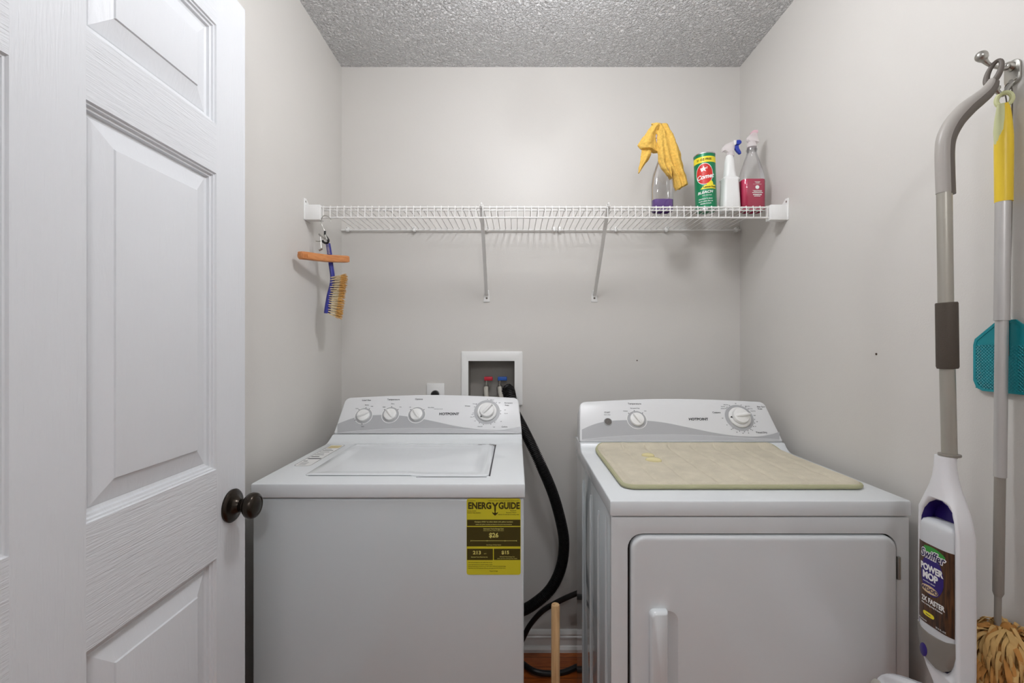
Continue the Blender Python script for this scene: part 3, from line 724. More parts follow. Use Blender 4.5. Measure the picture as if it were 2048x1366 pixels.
# ================================================================ LAUNDRY BOX, OUTLET, HOSES
lb = thing('laundry_outlet_box', 'white framed recessed water box in the wall behind the washer', 'outlet box', ((ax0 + ax1) / 2, YB, (az0 + az1) / 2))
FW = lambda u, v, w_: Vector((u, YB - w_, v))
m = MB(); m.ring(rrect(ax0, ax1, az0, az1, 0.003, 2), rrect(bx0, bx1, bz0, bz1, 0.002, 2), FW, 0.0, 0.007, bev=0.0012); m.build('frame', 'white', lb)
m = MB()
m.box(bx0 - 0.004, bx1 + 0.004, YB + 0.085, YB + 0.089, bz0 - 0.004, bz1 + 0.004)
m.box(bx0 - 0.004, bx0, YB, YB + 0.086, bz0 - 0.004, bz1 + 0.004); m.box(bx1, bx1 + 0.004, YB, YB + 0.086, bz0 - 0.004, bz1 + 0.004)
m.box(bx0, bx1, YB, YB + 0.086, bz0 - 0.004, bz0); m.box(bx0, bx1, YB, YB + 0.086, bz1, bz1 + 0.004)
m.build('recess', 'boxgrey', lb)
yv = YB + 0.045
for px, key, hk, s_ in ((973, 'valvered', 0, 'red'), (1000, 'valveblue', 1, 'blue')):
    q = P(px, 765, yv)
    m = MB(); m.tube([(q.x, yv, bz0), (q.x, yv, q.z - 0.01)], 0.009, n=14); m.tube([(q.x, yv, q.z - 0.02), (q.x, yv - 0.025, q.z - 0.022)], 0.010, n=14); m.lathe([(0.0001, 0), (0.0115, 0), (0.0115, 0.012), (0.0001, 0.012)], Matrix.Translation((q.x, yv, q.z - 0.030)), 8)
    m.tube([(q.x, yv, q.z - 0.01), (q.x, yv, q.z + 0.008)], 0.0035, n=8)
    v = m.build('valve', 'steel', lb)
    a = P(px - 4.5, 757, yv)
    m = MB(); m.box(a.x, a.x + 0.036 + 0.004 * hk, yv - 0.008, yv + 0.008, a.z - 0.009, a.z + 0.008, bev=0.003)
    m.build('valve_handle', key, v)['label'] = s_ + ' valve handle'
def hose(name, pts, r, key, label, cat, rings=None, n=12):
    path = spline(pts, 10); m = MB()
    if rings:
        # resample evenly and swell every other step
        d = [0]
        for a, b in zip(path, path[1:]): d.append(d[-1] + (b - a).length)
        N = int(d[-1] / rings) * 4; pp = []; rr = []; j = 0
        for k in range(N + 1):
            s_ = d[-1] * k / N
            while j < len(d) - 2 and d[j + 1] < s_: j += 1
            pp.append(path[j].lerp(path[j + 1], (s_ - d[j]) / max(1e-9, d[j + 1] - d[j])))
            rr.append(r * (1.0 if k % 4 < 2 else 0.80))
        m.tube(pp, rr, n=n)
    else: m.tube(path, r, n=n)
    o = m.build(name, key, org=pts[-1], ang=25)
    return tag(o, label, cat)
q1, q2 = P(973, 775, yv), P(1000, 775, yv)
hose('inlet_hose', [(q1.x, yv - 0.028, q1.z + 0.002), (q1.x + 0.002, yv - 0.05, q1.z - 0.02), (q1.x + 0.006, YB - 0.02, q1.z - 0.06), (q1.x + 0.01, YB - 0.05, 1.00), (q1.x + 0.01, YB - 0.05, 0.75)], 0.0095, 'hosegrey', 'grey water hose running down from the red-handled valve', 'hose')
hose('inlet_hose', [(q2.x, yv - 0.028, q2.z + 0.002), (q2.x + 0.004, yv - 0.05, q2.z - 0.02), (q2.x + 0.012, YB - 0.03, q2.z - 0.06), (q2.x + 0.006, YB - 0.03, 1.00), (q2.x + 0.006, YB - 0.03, 0.75)], 0.0095, 'hosegrey', 'grey water hose running down from the blue-handled valve', 'hose')
Yh = 1.775
hose('drain_hose', [P(1010, 812, YB + 0.004), P(1012, 786, YB + 0.002), P(1018, 778, YB - 0.008), P(1023, 795, YB - 0.032), P(1030, 825, YB - 0.045), P(1050, 864, 1.82), P(1078, 922, Yh), P(1105, 985, Yh), P(1122, 1045, Yh), P(1128, 1090, Yh), P(1121, 1138, Yh), P(1101, 1178, Yh), P(1072, 1205, Yh), P(1042, 1222, Yh + 0.01), P(1000, 1232, Yh + 0.04)], 0.0215, 'black', 'black corrugated drain hose curving down beside the washer', 'hose', rings=0.0065, n=14)
hose('power_cord', [P(1180, 1178, 1.83), P(1150, 1188, 1.84), P(1117, 1203, 1.85), P(1085, 1222, 1.86), P(1060, 1250, 1.87), P(1046, 1277, 1.87), P(1030, 1310, 1.86), Vector((0.0, 1.84, 0.02)), P(1046, 1327, 1.80), P(1068, 1342, 1.755), P(1095, 1347, 1.75), P(1125, 1345, 1.76), P(1153, 1334, 1.78), P(1185, 1322, 1.81)], 0.0105, 'black', 'thick black power cord looping between washer and dryer down to the floor', 'cord')
ol = thing('wall_outlet', 'white outlet plate with a round black plug behind the washer', 'outlet', ((871 - CX) / F * YB, YB, 1.08))
m = MB(); m.prism(rrect((854 - CX) / F * YB, (889 - CX) / F * YB, 1.0, H + (CY - 766.5) / F * YB, 0.003, 3), FW, 0, 0.006, bev=0.0015); m.build('plate', 'white', ol)
m = MB(); m.lathe([(0.0001, 0), (0.021, 0), (0.021, 0.002), (0.0195, 0.0028), (0.0185, 0.0012), (0.0001, 0.0012)], rot_to((0, -1, 0), ((871 - CX) / F * YB, YB - 0.006, 1.068)), 28); m.build('socket_ring', 'white', ol)
m = MB(); m.lathe([(0.0001, 0.001), (0.0165, 0.001), (0.0165, 0.014), (0.013, 0.02), (0.0001, 0.02)], rot_to((0, -1, 0), ((871 - CX) / F * YB, YB - 0.006, 1.068)), 24); m.build('plug', 'black', ol)

# ================================================================ DOWEL BETWEEN THE MACHINES
dpos = P(1111, 1209, 1.18)
m = MB(); rg = []
for z, r_ in ((0, 0.0112), (dpos.z - 0.004, 0.0112), (dpos.z, 0.0100)): rg.append([Vector((dpos.x + r_ * math.cos(k), dpos.y + r_ * math.sin(k), z)) for k in [i * PI / 14 for i in range(28)]])
m.loft(rg)
tag(m.build('wooden_dowel', 'pine', org=(dpos.x, dpos.y, 0)), 'bare pine stick standing upright between the washer and the dryer', 'stick')

# ================================================================ WIRE SHELF
YS = 1.58; ZS = 1.756; ZLo = 1.7165
x0s, x1s = (640 - CX) / F * YS, (1541 - CX) / F * YS
shelf = thing('wire_shelf', 'white wire shelf running across the back wall', 'shelf', ((x0s + x1s) / 2, YB, ZS))
m = MB(); nW = 64
for k in range(nW + 1):
    x = x0s + 0.012 + (x1s - x0s - 0.024) * k / nW
    m.tube([(x, YS - 0.0025, ZLo), (x, YS - 0.0025, ZS - 0.002), (x, YS, ZS + 0.0005), (x, YB - 0.012, ZS + 0.0005)], 0.0016, n=6)
m.build('deck_wires', 'wire', shelf)
m = MB(); m.tube([(x0s, YS, ZS - 0.004), (x1s, YS, ZS - 0.004)], 0.0032, n=8); m.tube([(x0s, YS, ZLo), (x1s, YS, ZLo)], 0.0032, n=8)
m.tube([(x0s, YS + 0.035, ZS - 0.004), (x1s, YS + 0.035, ZS - 0.004)], 0.0028, n=8); m.build('front_rail', 'wire', shelf)
m = MB(); m.tube([(XL + 0.004, YB - 0.012, ZS - 0.004), (XR - 0.004, YB - 0.012, ZS - 0.004)], 0.0034, n=8); m.build('back_rail', 'wire', shelf)
for sgn, xw, px in ((1, XL, 640), (-1, XR, 1541)):
    xi = (px - CX) / F * (YS - 0.012)
    m = MB()
    m.box(min(xw, xi), max(xw, xi), YS - 0.012, YS + 0.020, ZLo - 0.010, ZS + 0.003, bev=0.002)
    m.loft([[Vector((xw + sgn * 0.0, y, z)) for y, z in ((YS - 0.018, ZS - 0.05), (YS + 0.03, ZS - 0.05), (YS + 0.03, ZS + 0.004), (YS - 0.002, ZS + 0.026), (YS - 0.018, ZS + 0.024))],
            [Vector((xw + sgn * 0.003, y, z)) for y, z in ((YS - 0.018, ZS - 0.05), (YS + 0.03, ZS - 0.05), (YS + 0.03, ZS + 0.004), (YS - 0.002, ZS + 0.026), (YS - 0.018, ZS + 0.024))]], bev=0.0008)
    br = m.build('end_bracket', 'white', shelf)
    m = MB(); m.lathe([(0.0001, 0), (0.0035, 0), (0.0035, 0.001), (0.0001, 0.0016)], rot_to((sgn, 0, 0), (xw + sgn * 0.003, YS - 0.008, ZS + 0.014)), 12); m.build('screw', 'steel', br)
for pxf, pxw in ((963, 973.5), (1216.5, 1188.5)):
    xf, xw = (pxf - CX) / F * YS, (pxw - CX) / F * YB
    a = Vector((xf, YS - 0.002, ZS + 0.003)); b = Vector((xw, YB - 0.010, H + (CY - 590) / F * YB))
    d = (b - a).normalized(); sd = Vector((1, 0, 0)); up = sd.cross(d)
    m = MB()
    # U channel
    prof = [(-0.0065, -0.004), (0.0065, -0.004), (0.0065, 0.004), (0.005, 0.004), (0.005, -0.0025), (-0.005, -0.0025), (-0.005, 0.004), (-0.0065, 0.004)]
    m.loft([[p + sd * u + up * v for u, v in prof] for p in (a, b)])
    m.tube([a + Vector((0, 0.002, -0.003)), a + Vector((0, -0.008, -0.004)), a + Vector((0, -0.010, 0.002)), a + Vector((0, -0.004, 0.006)), a + Vector((0, 0.004, 0.005))], 0.003, n=6)
    bc = m.build('support_brace', 'wire', shelf)
    fz = H + (CY - 604) / F * YB
    m = MB(); m.prism([(xw - 0.013, fz), (xw + 0.013, fz), (xw + 0.0125, fz + 0.015), (xw + 0.009, fz + 0.05), (xw - 0.006, fz + 0.05), (xw - 0.0125, fz + 0.022)], FW, 0.0, 0.004, bev=0.001)
    m.box(xw - 0.008, xw + 0.008, YB - 0.016, YB - 0.002, fz + 0.03, fz + 0.046, bev=0.002)
    ft = m.build('wall_foot', 'white', bc)
    m = MB(); m.lathe([(0.0001, 0), (0.0042, 0), (0.0042, 0.001), (0.0001, 0.0016)], rot_to((0, -1, 0), (xw, YB - 0.004, fz + 0.0155)), 12); m.build('screw', 'gripdark', ft)
for px in (697, 830, 975, 1119, 1231, 1331, 1470, 1108):
    x = (px - CX) / F * YB
    m = MB(); m.prism(rrect(x - 0.006, x + 0.006, ZS - 0.012 + (0.004 if px in (1108,) else 0), ZS + 0.008, 0.004, 3), FW, 0.0, 0.0185, bev=0.0015)
    m.box(x - 0.0045, x + 0.0045, YB - 0.022, YB, ZS - 0.010, ZS + 0.001, bev=0.002)
    cl = m.build('wall_clip', 'white', shelf)
    m = MB(); m.lathe([(0.0001, 0), (0.0028, 0), (0.0028, 0.0008), (0.0001, 0.0012)], rot_to((0, -1, 0), (x, YB - 0.0185, ZS + 0.003)), 10); m.build('screw', 'steel', cl)
for px, s_ in ((1108, 'left'), (1231, 'right')):
    m = MB(); q = P(px, 462, YB)
    m.lathe([(0.0001, 0), (0.0075, 0), (0.007, 0.002), (0.003, 0.0024), (0.0028, 0.0012), (0.0001, 0.0012)], rot_to((0, -1, 0), q), 16)
    tag(m.build('wall_anchor', 'white', org=q), 'small round white wall plug just below the shelf rail, the %s one of the pair' % s_, 'wall plug')
for wall_, q, ax, s_ in (('b', P(1274, 721, YB), (0, -1, 0), 'tiny dark nail in the back wall above the dryer'), ('r', hit(1753, 708, (XR, 0, 0), Vector((1, 0, 0))), (-1, 0, 0), 'tiny dark nail in the right wall above the dryer')):
    m = MB(); m.lathe([(0.0001, -0.002), (0.0024, -0.001), (0.0026, 0.0015), (0.0001, 0.002)], rot_to(ax, q), 10)
    tag(m.build('nail', 'rust', org=q), s_, 'nail')

# ================================================================ THINGS ON THE SHELF
ZD = ZS + 0.0022
def rr_ring(cx, cy, z, hx, hy, r, n=6, tilt=None):
    return [Vector((x, y, z)) for x, y in rrect(cx - hx, cx + hx, cy - hy, cy + hy, min(r, hx * .999, hy * .999), n)]
def bottle_loft(m, cx, cy, tab, mi=0, scale=1.0, z0=None, z1=None, off=0.0, base=0.0):
    zs = sorted(set([t[0] for t in tab] + ([z0] if z0 else []) + ([z1] if z1 else [])))
    rg = []
    for z in zs:
        if z0 is not None and z < z0 - 1e-9: continue
        if z1 is not None and z > z1 + 1e-9: continue
        hx = lerp_tab([(t[0], t[1]) for t in tab], z) - off; hy = lerp_tab([(t[0], t[2]) for t in tab], z) - off; r = lerp_tab([(t[0], t[3]) for t in tab], z)
        rg.append(rr_ring(cx, cy, ZD + z, hx, hy, r))
    m.loft(rg, mi=mi)
# bottle under the cloth
b1 = P(1324.5, 420, 1.66); bx, by = b1.x, 1.66
tab1 = [(0, .034, .020, .014), (.004, .0375, .023, .016), (.10, .0375, .023, .016), (.135, .034, .021, .016), (.165, .024, .017, .015), (.19, .015, .0145, .014), (.205, .0135, .0135, .013), (.225, .0135, .0135, .013)]
vb = thing('spray_bottle', 'clear spray bottle with a little violet liquid, draped with a yellow cloth', 'spray bottle', (bx, by, ZD))
m = MB(); bottle_loft(m, bx, by, tab1); m.build('bottle', 'clear', vb, ang=50)
m = MB(); bottle_loft(m, bx, by, tab1, z1=0.043, off=0.0012); m.build('liquid', 'violetliq', vb, ang=50)['label'] = 'violet liquid'
def sprayer(t, cx, cy, z, d, s, keys, lean=0.0):
    """trigger head: collar, body, nozzle and trigger; d = side the nozzle points to"""
    X = Vector((d[0], d[1], 0)); Z = Vector((0, 0, 1)); Yv = Z.cross(X); o = Vector((cx, cy, z))
    f = lambda a, b, c=0.0: o + X * (a * s) + Z * (b * s) + Yv * (c * s)
    m = MB(); m.lathe([(0.0001, 0), (0.0145 * s, 0), (0.015 * s, 0.004 * s), (0.0135 * s, 0.018 * s), (0.010 * s, 0.022 * s), (0.0001, 0.022 * s)], Matrix.Translation(o), 24); m.build('collar', keys[0], t)
    m = MB(); m.prism([(-0.008, 0.018), (0.009, 0.018), (0.010, 0.036), (0.020, 0.044), (0.022, 0.060), (0.010, 0.064), (-0.018, 0.054), (-0.034, 0.044), (-0.034, 0.036), (-0.012, 0.036)], lambda u, v, w_: f(u, v, w_), -0.009, 0.009, bev=0.003 * s); m.build('spray_head', keys[1], t)
    m = MB(); m.prism([(0.020, 0.045), (0.036, 0.046), (0.038, 0.064), (0.021, 0.062)], lambda u, v, w_: f(u, v, w_), -0.009, 0.009, bev=0.003 * s); m.build('nozzle', keys[2], t)
    m = MB(); m.prism([(0.012, 0.046), (0.024, 0.046), (0.030, 0.030), (0.040, 0.014), (0.036, 0.010), (0.025, 0.022), (0.016, 0.034)], lambda u, v, w_: f(u, v, w_), -0.006, 0.006, bev=0.002 * s); m.build('trigger', keys[3], t)
sprayer(vb, bx, by, ZD + 0.222, (-1, 0), 1.0, ('milk', 'milk', 'milk', 'milk'))

# cleanser can, leaning slightly
cc = P(1412.5, 423, 1.655); can_o = Vector((cc.x, 1.655, ZD + 0.0006))
can = thing('cleanser_can', 'green scouring powder can with a red oval badge on the shelf', 'cleanser can', can_o)
CR, CH = 0.0365, 0.204
TL = Matrix.Translation(can_o) @ Matrix.Rotation(-0.035, 4, 'Y')
m = MB(); m.T = TL; m.lathe([(0.0001, 0.0005), (CR - 0.003, 0.0005), (CR, 0.004), (CR, CH - 0.004), (CR - 0.003, CH), (0.0001, CH)], n=48); m.build('can_body', 'green', can)
for z in (0.0008, CH - 0.004):
    m = MB(); m.T = TL; m.lathe([(CR - 0.002, z), (CR + 0.0012, z), (CR + 0.0014, z + 0.002), (CR + 0.0008, z + 0.004), (CR - 0.002, z + 0.004)], n=48); m.build('rim', 'tinrim', can)
VA = -PI / 2 - 0.45                                # side turned to the viewer
def wrapc(R_):
    return lambda p: Vector((R_ * math.cos(VA + p.x / CR) * (1 + p.z / R_), R_ * math.sin(VA + p.x / CR) * (1 + p.z / R_), p.y))
def patch(m, x0, x1, z0f, z1f, R_, mi=0, n=24, nz=1):
    for k in range(n):
        a, b = x0 + (x1 - x0) * k / n, x0 + (x1 - x0) * (k + 1) / n
        f = wrapc(R_)
        q = [f(Vector((a, z0f(a), 0))), f(Vector((b, z0f(b), 0))), f(Vector((b, z1f(b), 0))), f(Vector((a, z1f(a), 0)))]
        if (q[0] - q[3]).length < 1e-6 and (q[1] - q[2]).length < 1e-6: continue
        t = bmesh.new(); t.faces.new([t.verts.new(p) for p in q]); m.add(t, mi=mi)
m = MB(); m.T = TL
patch(m, -0.06, 0.055, lambda x: 0.168, lambda x: 0.189, CR + 0.0004)
patch(m, -0.016, 0.042, lambda x: 0.073 + 0.0, lambda x: max(0.0731, min(0.087, 0.073 + (x + 0.016) * 0.9)), CR + 0.0004)
def ell(cx, cz, a, b, s): return lambda x: cz + s * b * math.sqrt(max(0, 1 - ((x - cx) / a) ** 2))
patch(m, 0.006, 0.030, ell(0.018, 0.090, 0.0118, 0.013, -1), ell(0.018, 0.090, 0.0118, 0.013, 1), CR + 0.0006)
m.build('yellow_print', 'yprint', can)
m = MB(); m.T = TL; patch(m, -0.0305, 0.0305, ell(0, 0.127, 0.0305, 0.038, -1), ell(0, 0.127, 0.0305, 0.038, 1), CR + 0.0005, n=40); m.build('badge_border', 'wprint', can)
m = MB(); m.T = TL; patch(m, -0.0285, 0.0285, ell(0, 0.127, 0.0285, 0.036, -1), ell(0, 0.127, 0.0285, 0.036, 1), CR + 0.0008, n=40); m.build('red_badge', 'red', can)
m = MB(); m.T = TL; wf = wrapc(CR + 0.0012)
def ctext(s, x, z, size, bold=0.0, shear=0.0, rot=0.0, sx=1.0):
    m.text(s, Matrix.Translation((x, z, 0)) @ Matrix.Rotation(rot, 4, 'Z'), size, bold=bold, shear=shear, sx=sx, wrap=wf)
ctext('Comet', 0.001, 0.116, 0.021, 0.035, 0.35, 0.12)
ctext('BLEACH', 0.0, 0.061, 0.0125, 0.03, 0.25, 0.05, 1.15); ctext('with chlorinol', 0.006, 0.050, 0.0055, 0.01)
for k, s_ in enumerate(('Disinfects & cleans', 'tough stains fast on', 'kitchen & bath')): ctext(s_, 0.001, 0.038 - k * 0.0085, 0.0062, 0.02, 0.1)
# star with streaks
star = []
for k in range(10):
    r_ = 0.012 if k % 2 == 0 else 0.005; a = PI / 2 + k * PI / 5; star.append((-0.002 + r_ * math.cos(a), 0.144 + r_ * math.sin(a)))
m.poly([wf(Vector((x, z, 0))) for x, z in star])
for a in ((0.008, 0.148, 0.022, 0.154), (0.008, 0.144, 0.024, 0.150)):
    m.poly([wf(Vector(p)) for p in ((a[0], a[1], 0), (a[2], a[3], 0), (a[2] - 0.001, a[3] + 0.001, 0), (a[0], a[1] + 0.003, 0))])
m.lathe([(0.0001, 0), (0.0001, 0)], n=3); m.build('white_lettering', 'wprint', can)
m = MB(); m.T = TL; m.text('Lemon Fresh', Matrix.Translation((0.018, 0.0795, 0)), 0.0085, bold=0.02, wrap=wf); m.text('21 OZ FREE', Matrix.Translation((0.0, 0.178, 0)), 0.010, bold=0.02, wrap=wf); m.build('dark_lettering', 'rust', can)

# white spray bottle with blue trigger
wbx = P(1459, 420, 1.66).x; wby = 1.66
ws = thing('spray_bottle', 'opaque white spray bottle with a bright blue trigger', 'spray bottle', (wbx, wby, ZD))
tabw = [(0, .031, .024, .010), (.003, .0325, .026, .012), (.045, .031, .025, .012), (.112, .027, .023, .010), (.1185, .0295, .024, .010), (.122, .028, .022, .012), (.128, .021, .019, .014), (.150, .0195, .0185, .017), (.185, .017, .017, .0168), (.200, .0135, .0135, .0133), (.206, .012, .012, .0119)]
m = MB(); bottle_loft(m, wbx, wby, tabw); m.build('bottle', 'white', ws, ang=40)
# head points right in the photo
def f_head(t, cx, cy, z):
    m = MB(); m.lathe([(0.0001, 0), (0.0135, 0), (0.0140, 0.005), (0.0115, 0.016), (0.009, 0.02), (0.0001, 0.02)], Matrix.Translation((cx, cy, z)), 22); m.build('collar', 'milk', t)
    ff = lambda u, v, w_: Vector((cx + u, cy + w_, z + v))
    m = MB(); m.prism([(-0.032, 0.030), (-0.030, 0.016), (-0.022, 0.020), (-0.010, 0.012), (0.010, 0.012), (0.013, 0.030), (0.016, 0.052), (0.004, 0.052), (-0.020, 0.042)], ff, -0.009, 0.009, bev=0.003); m.build('spray_head', 'milk', t)
    m = MB(); m.prism([(0.010, 0.038), (0.018, 0.040), (0.019, 0.056), (0.008, 0.055)], ff, -0.0098, 0.0098, bev=0.002); m.build('neck_band', 'white', t)
    m = MB(); m.prism([(0.019, 0.041), (0.026, 0.040), (0.037, 0.044), (0.038, 0.052), (0.032, 0.058), (0.019, 0.057)], ff, -0.0095, 0.0095, bev=0.003); m.build('nozzle', 'blue', t)
    m = MB(); m.prism([(0.010, 0.038), (0.028, 0.040), (0.030, 0.028), (0.037, 0.016), (0.038, 0.008), (0.032, 0.008), (0.022, 0.018), (0.013, 0.032)], ff, -0.006, 0.006, bev=0.002); m.build('trigger', 'blue', t)
f_head(ws, wbx + 0.003, wby, ZD + 0.204)

# pink bottle
pbx, pby = P(1505.5, 420, 1.655).x - 0.004, 1.655
pb = thing('spray_bottle', 'clear spray bottle half full of crimson cleaner beside the right wall', 'spray bottle', (pbx, pby, ZD))
tabp = [(0, .038, .024, .016), (.004, .0425, .027, .018), (.118, .0425, .027, .018), (.15, .037, .024, .020), (.18, .028, .020, .0185), (.205, .019, .0165, .016), (.222, .0155, .0155, .0152), (.236, .0155, .0155, .0152)]
m = MB(); bottle_loft(m, pbx, pby, tabp); m.build('bottle', 'clear', pb, ang=50)
m = MB(); bottle_loft(m, pbx, pby, tabp, z1=0.112, off=0.0012); m.build('liquid', 'pinkliq', pb, ang=50)['label'] = 'crimson liquid'
m = MB(); m.lathe([(0.0152, 0.222), (0.0185, 0.222), (0.0188, 0.227), (0.0152, 0.2275)], Matrix.Translation((pbx, pby, ZD)), 28); m.build('neck_ring', 'clear', pb)
m = MB(); yf = pby - 0.0276
def ptext(s, x, z, size, bold=0.01, shear=0.0): m.text(s, frame((pbx + 0.006 + x, yf, ZD + z), (1, 0, 0), (0, 0, 1)), size, bold=bold, shear=shear)
for z__, wd__, h__ in ((.100, .018, .0022), (.096, .012, .0014), (.092, .030, .0008), (.0695, .034, .0012), (.066, .026, .0022), (.0615, .036, .0026), (.0545, .030, .0040), (.049, .022, .0030)):
    x__ = pbx + 0.006 - wd__ / 2
    while x__ < pbx + 0.006 + wd__ / 2:
        q__ = random.uniform(.0012, .0035); m.box(x__, x__ + q__, yf - 0.0001, yf + 0.0001, ZD + z__ - h__ / 2 * random.uniform(.5, 1), ZD + z__ + h__ / 2); x__ += q__ + 0.0007
m.lathe([(0.0001, 0), (0.0068, 0), (0.0068, 0.0004), (0.0001, 0.0004)], rot_to((0, -1, 0), (pbx + 0.006, yf + 0.0002, ZD + 0.081)), 20)
m.build('white_lettering', 'wprint', pb)
t_ = pb
cx_, cy_, z_ = pbx, pby, ZD + 0.234
ff = lambda u, v, w_: Vector((cx_ + u, cy_ + w_, z_ + v))
m = MB(); m.lathe([(0.0001, 0), (0.0165, 0), (0.0170, 0.006), (0.0135, 0.018), (0.011, 0.022), (0.0001, 0.022)], Matrix.Translation((cx_, cy_, z_)), 22); m.build('collar', 'milk', t_)
m = MB(); m.prism([(-0.012, 0.020), (0.013, 0.020), (0.024, 0.016), (0.018, 0.036), (0.014, 0.052), (0.0, 0.052), (-0.016, 0.038), (-0.018, 0.028)], ff, -0.010, 0.010, bev=0.003); m.build('spray_head', 'milk', t_)
m = MB(); m.prism([(-0.002, 0.044), (0.014, 0.046), (0.020, 0.052), (0.020, 0.062), (0.004, 0.062), (-0.004, 0.054)], ff, -0.009, 0.009, bev=0.003); m.build('nozzle', 'pinkmilk', t_)

# yellow cloth draped over the first sprayer
m = MB()
def cloth_strip(spec, Yc, thick, folds, ph, n=44):
    """closed drape loop lofted downwards. spec: (left px, left py, right px, right py) rows"""
    rg = []
    rows = len(spec)
    sp = spline([Vector((a, b, 0)) for a, b, c, d in spec], 5), spline([Vector((c, d, 0)) for a, b, c, d in spec], 5)
    for k, (l, r) in enumerate(zip(*sp)):
        v = k / (len(sp[0]) - 1)
        ring = []
        for i in range(n):
            a = 2 * PI * i / n
            u = 0.5 - 0.5 * math.cos(a)
            side = math.sin(a)
            p = P(l.x + (r.x - l.x) * u, l.y + (r.y - l.y) * u, Yc)
            amp = min(1, 0.25 + v * 1.4)
            off = -side * thick * (0.45 + 0.55 * amp) + 0.007 * amp * math.sin(u * folds * 2 * PI + ph + v * 1.1) + 0.004 * noise.noise(Vector((u * 5, v * 4, ph)))
            p.y += off
            ring.append(p)
        rg.append(ring)
    m.loft(rg)
cloth_strip([(1303, 249, 1337, 249), (1304, 246.5, 1340, 256), (1311, 253, 1350, 276), (1315, 280, 1361, 303), (1319, 305, 1367, 330), (1328, 330, 1372, 350), (1342, 352, 1375, 362), (1352, 381, 1376, 369)], 1.66, 0.020, 2.2, 0.4)
cloth_strip([(1314, 262, 1330, 258), (1315, 285, 1334, 285), (1316, 310, 1336, 310), (1320, 332, 1340, 334), (1333, 350, 1343, 352), (1341, 357, 1344, 358)], 1.647, 0.012, 1.2, 2.0, 30)
cloth_strip([(1308, 247, 1326, 248), (1298, 258, 1318, 258), (1286, 274, 1313, 274), (1277, 287, 1314, 286), (1276, 290, 1316, 298), (1281, 297, 1320, 304)], 1.652, 0.014, 1.1, 1.0, 34)
cloth_strip([(1284, 292, 1304, 296), (1283, 304, 1303, 308), (1281, 320, 1298, 318), (1279, 333, 1288, 331), (1277, 346, 1278.5, 346)], 1.655, 0.008, 1.0, 0.2, 24)
cl = m.build('cleaning_cloth', 'cloth', org=P(1324, 300, 1.66), ang=180)
tag(cl, 'yellow terry cleaning cloth hanging over a clear spray bottle', 'cloth')
md = cl.modifiers.new('fuse', 'REMESH'); md.mode = 'VOXEL'; md.voxel_size = 0.0017; md.use_smooth_shade = True
md = cl.modifiers.new('soft', 'SMOOTH'); md.iterations = 3; md.factor = 0.5
tx = bpy.data.textures.new('cloth_noise', 'CLOUDS'); tx.noise_scale = 0.02
md = cl.modifiers.new('crumple', 'DISPLACE'); md.texture = tx; md.strength = 0.0055; md.mid_level = 0.5

# ================================================================ HANGER AND BRUSH ON THE LEFT
A = P(599, 511, 1.47); B = P(697, 519.5, 1.68)
hg = thing('trouser_hanger', 'wooden trouser hanger with a wire hook on the left end of the shelf', 'hanger', A.lerp(B, 0.5))
ax = (B - A).normalized(); up = (Vector((0, 0, 1)) - ax * ax.z).normalized(); sd = ax.cross(up)
m = MB(); rg = []
Lh = (B - A).length
for u, hh_, ww in ((0, .008, .007), (0.012, .0115, .010), (0.05, .0125, .0105), (0.5, .0125, .0105), (0.93, .0125, .0105), (0.98, .011, .009), (1.0, .007, .005)):
    c = A + ax * (Lh * u); bow = Vector((0, 0, -0.004 * (4 * u * (1 - u) - 0.5)))
    rg.append([c + bow + up * y + sd * x for x, y in rrect(-ww, ww, -hh_, hh_, 0.004, 3)])
m.loft(rg)
bar = m.build('clamp_bar', 'hangerwood', hg, ang=50)
m = MB()
for k in range(4):
    c = A + ax * (0.004 + k * 0.006) + up * 0.0; m.lathe([(0.0100, -0.001), (0.0132, -0.001), (0.0132, 0.0012), (0.0100, 0.0012)], rot_to(ax, c) @ Matrix.Diagonal((0.95, 0.95, 1, 1)), 16)
m.build('bar_end_ribs', 'hangerwood', bar)
mid = P(648, 505, 1.575)
hk = [P(663, 452, 1.600), P(657, 440, 1.598), P(650, 433.5, 1.590), P(645, 437, 1.582), P(643.5, 446, 1.580), P(646, 455, 1.580), P(650, 463, 1.580)]
m = MB(); m.tube(spline([P(662, 444, 1.572), P(661, 438, 1.572), P(655, 432.5, 1.574), P(648, 431.2, 1.576), P(643, 438, 1.578), P(643, 448, 1.58), P(647, 457, 1.58), P(650, 465, 1.58)], 6), 0.0013, n=8); m.build('wire_hook', 'steel', hg)
m = MB(); m.tube(spline([P(650, 462, 1.58), P(650, 470, 1.58), P(654, 476, 1.58), P(657, 482, 1.58), P(654, 486, 1.58), P(648, 485, 1.58), P(645, 481, 1.58)], 5), [0.0035] * 5 + [0.0045] * 10 + [0.0038] * 16, n=8); m.build('rubber_sleeve', 'black', hg)
m = MB(); m.tube([P(641, 470, 1.575), P(643, 500, 1.575)], 0.0022, n=8); m.tube(spline([P(638, 468, 1.575), P(642, 472, 1.575), P(650, 478, 1.577)], 4), 0.003, n=8); m.tube([P(638, 501, 1.572), P(645, 497, 1.574)], 0.0032, n=8); m.tube([P(632, 482, 1.55), P(637, 483, 1.565), P(642, 482, 1.575)], 0.0016, n=8)
m.tube([P(650, 470, 1.576), P(654, 480, 1.576)], 0.004, n=8); m.build('clamp_lever', 'steel', hg)
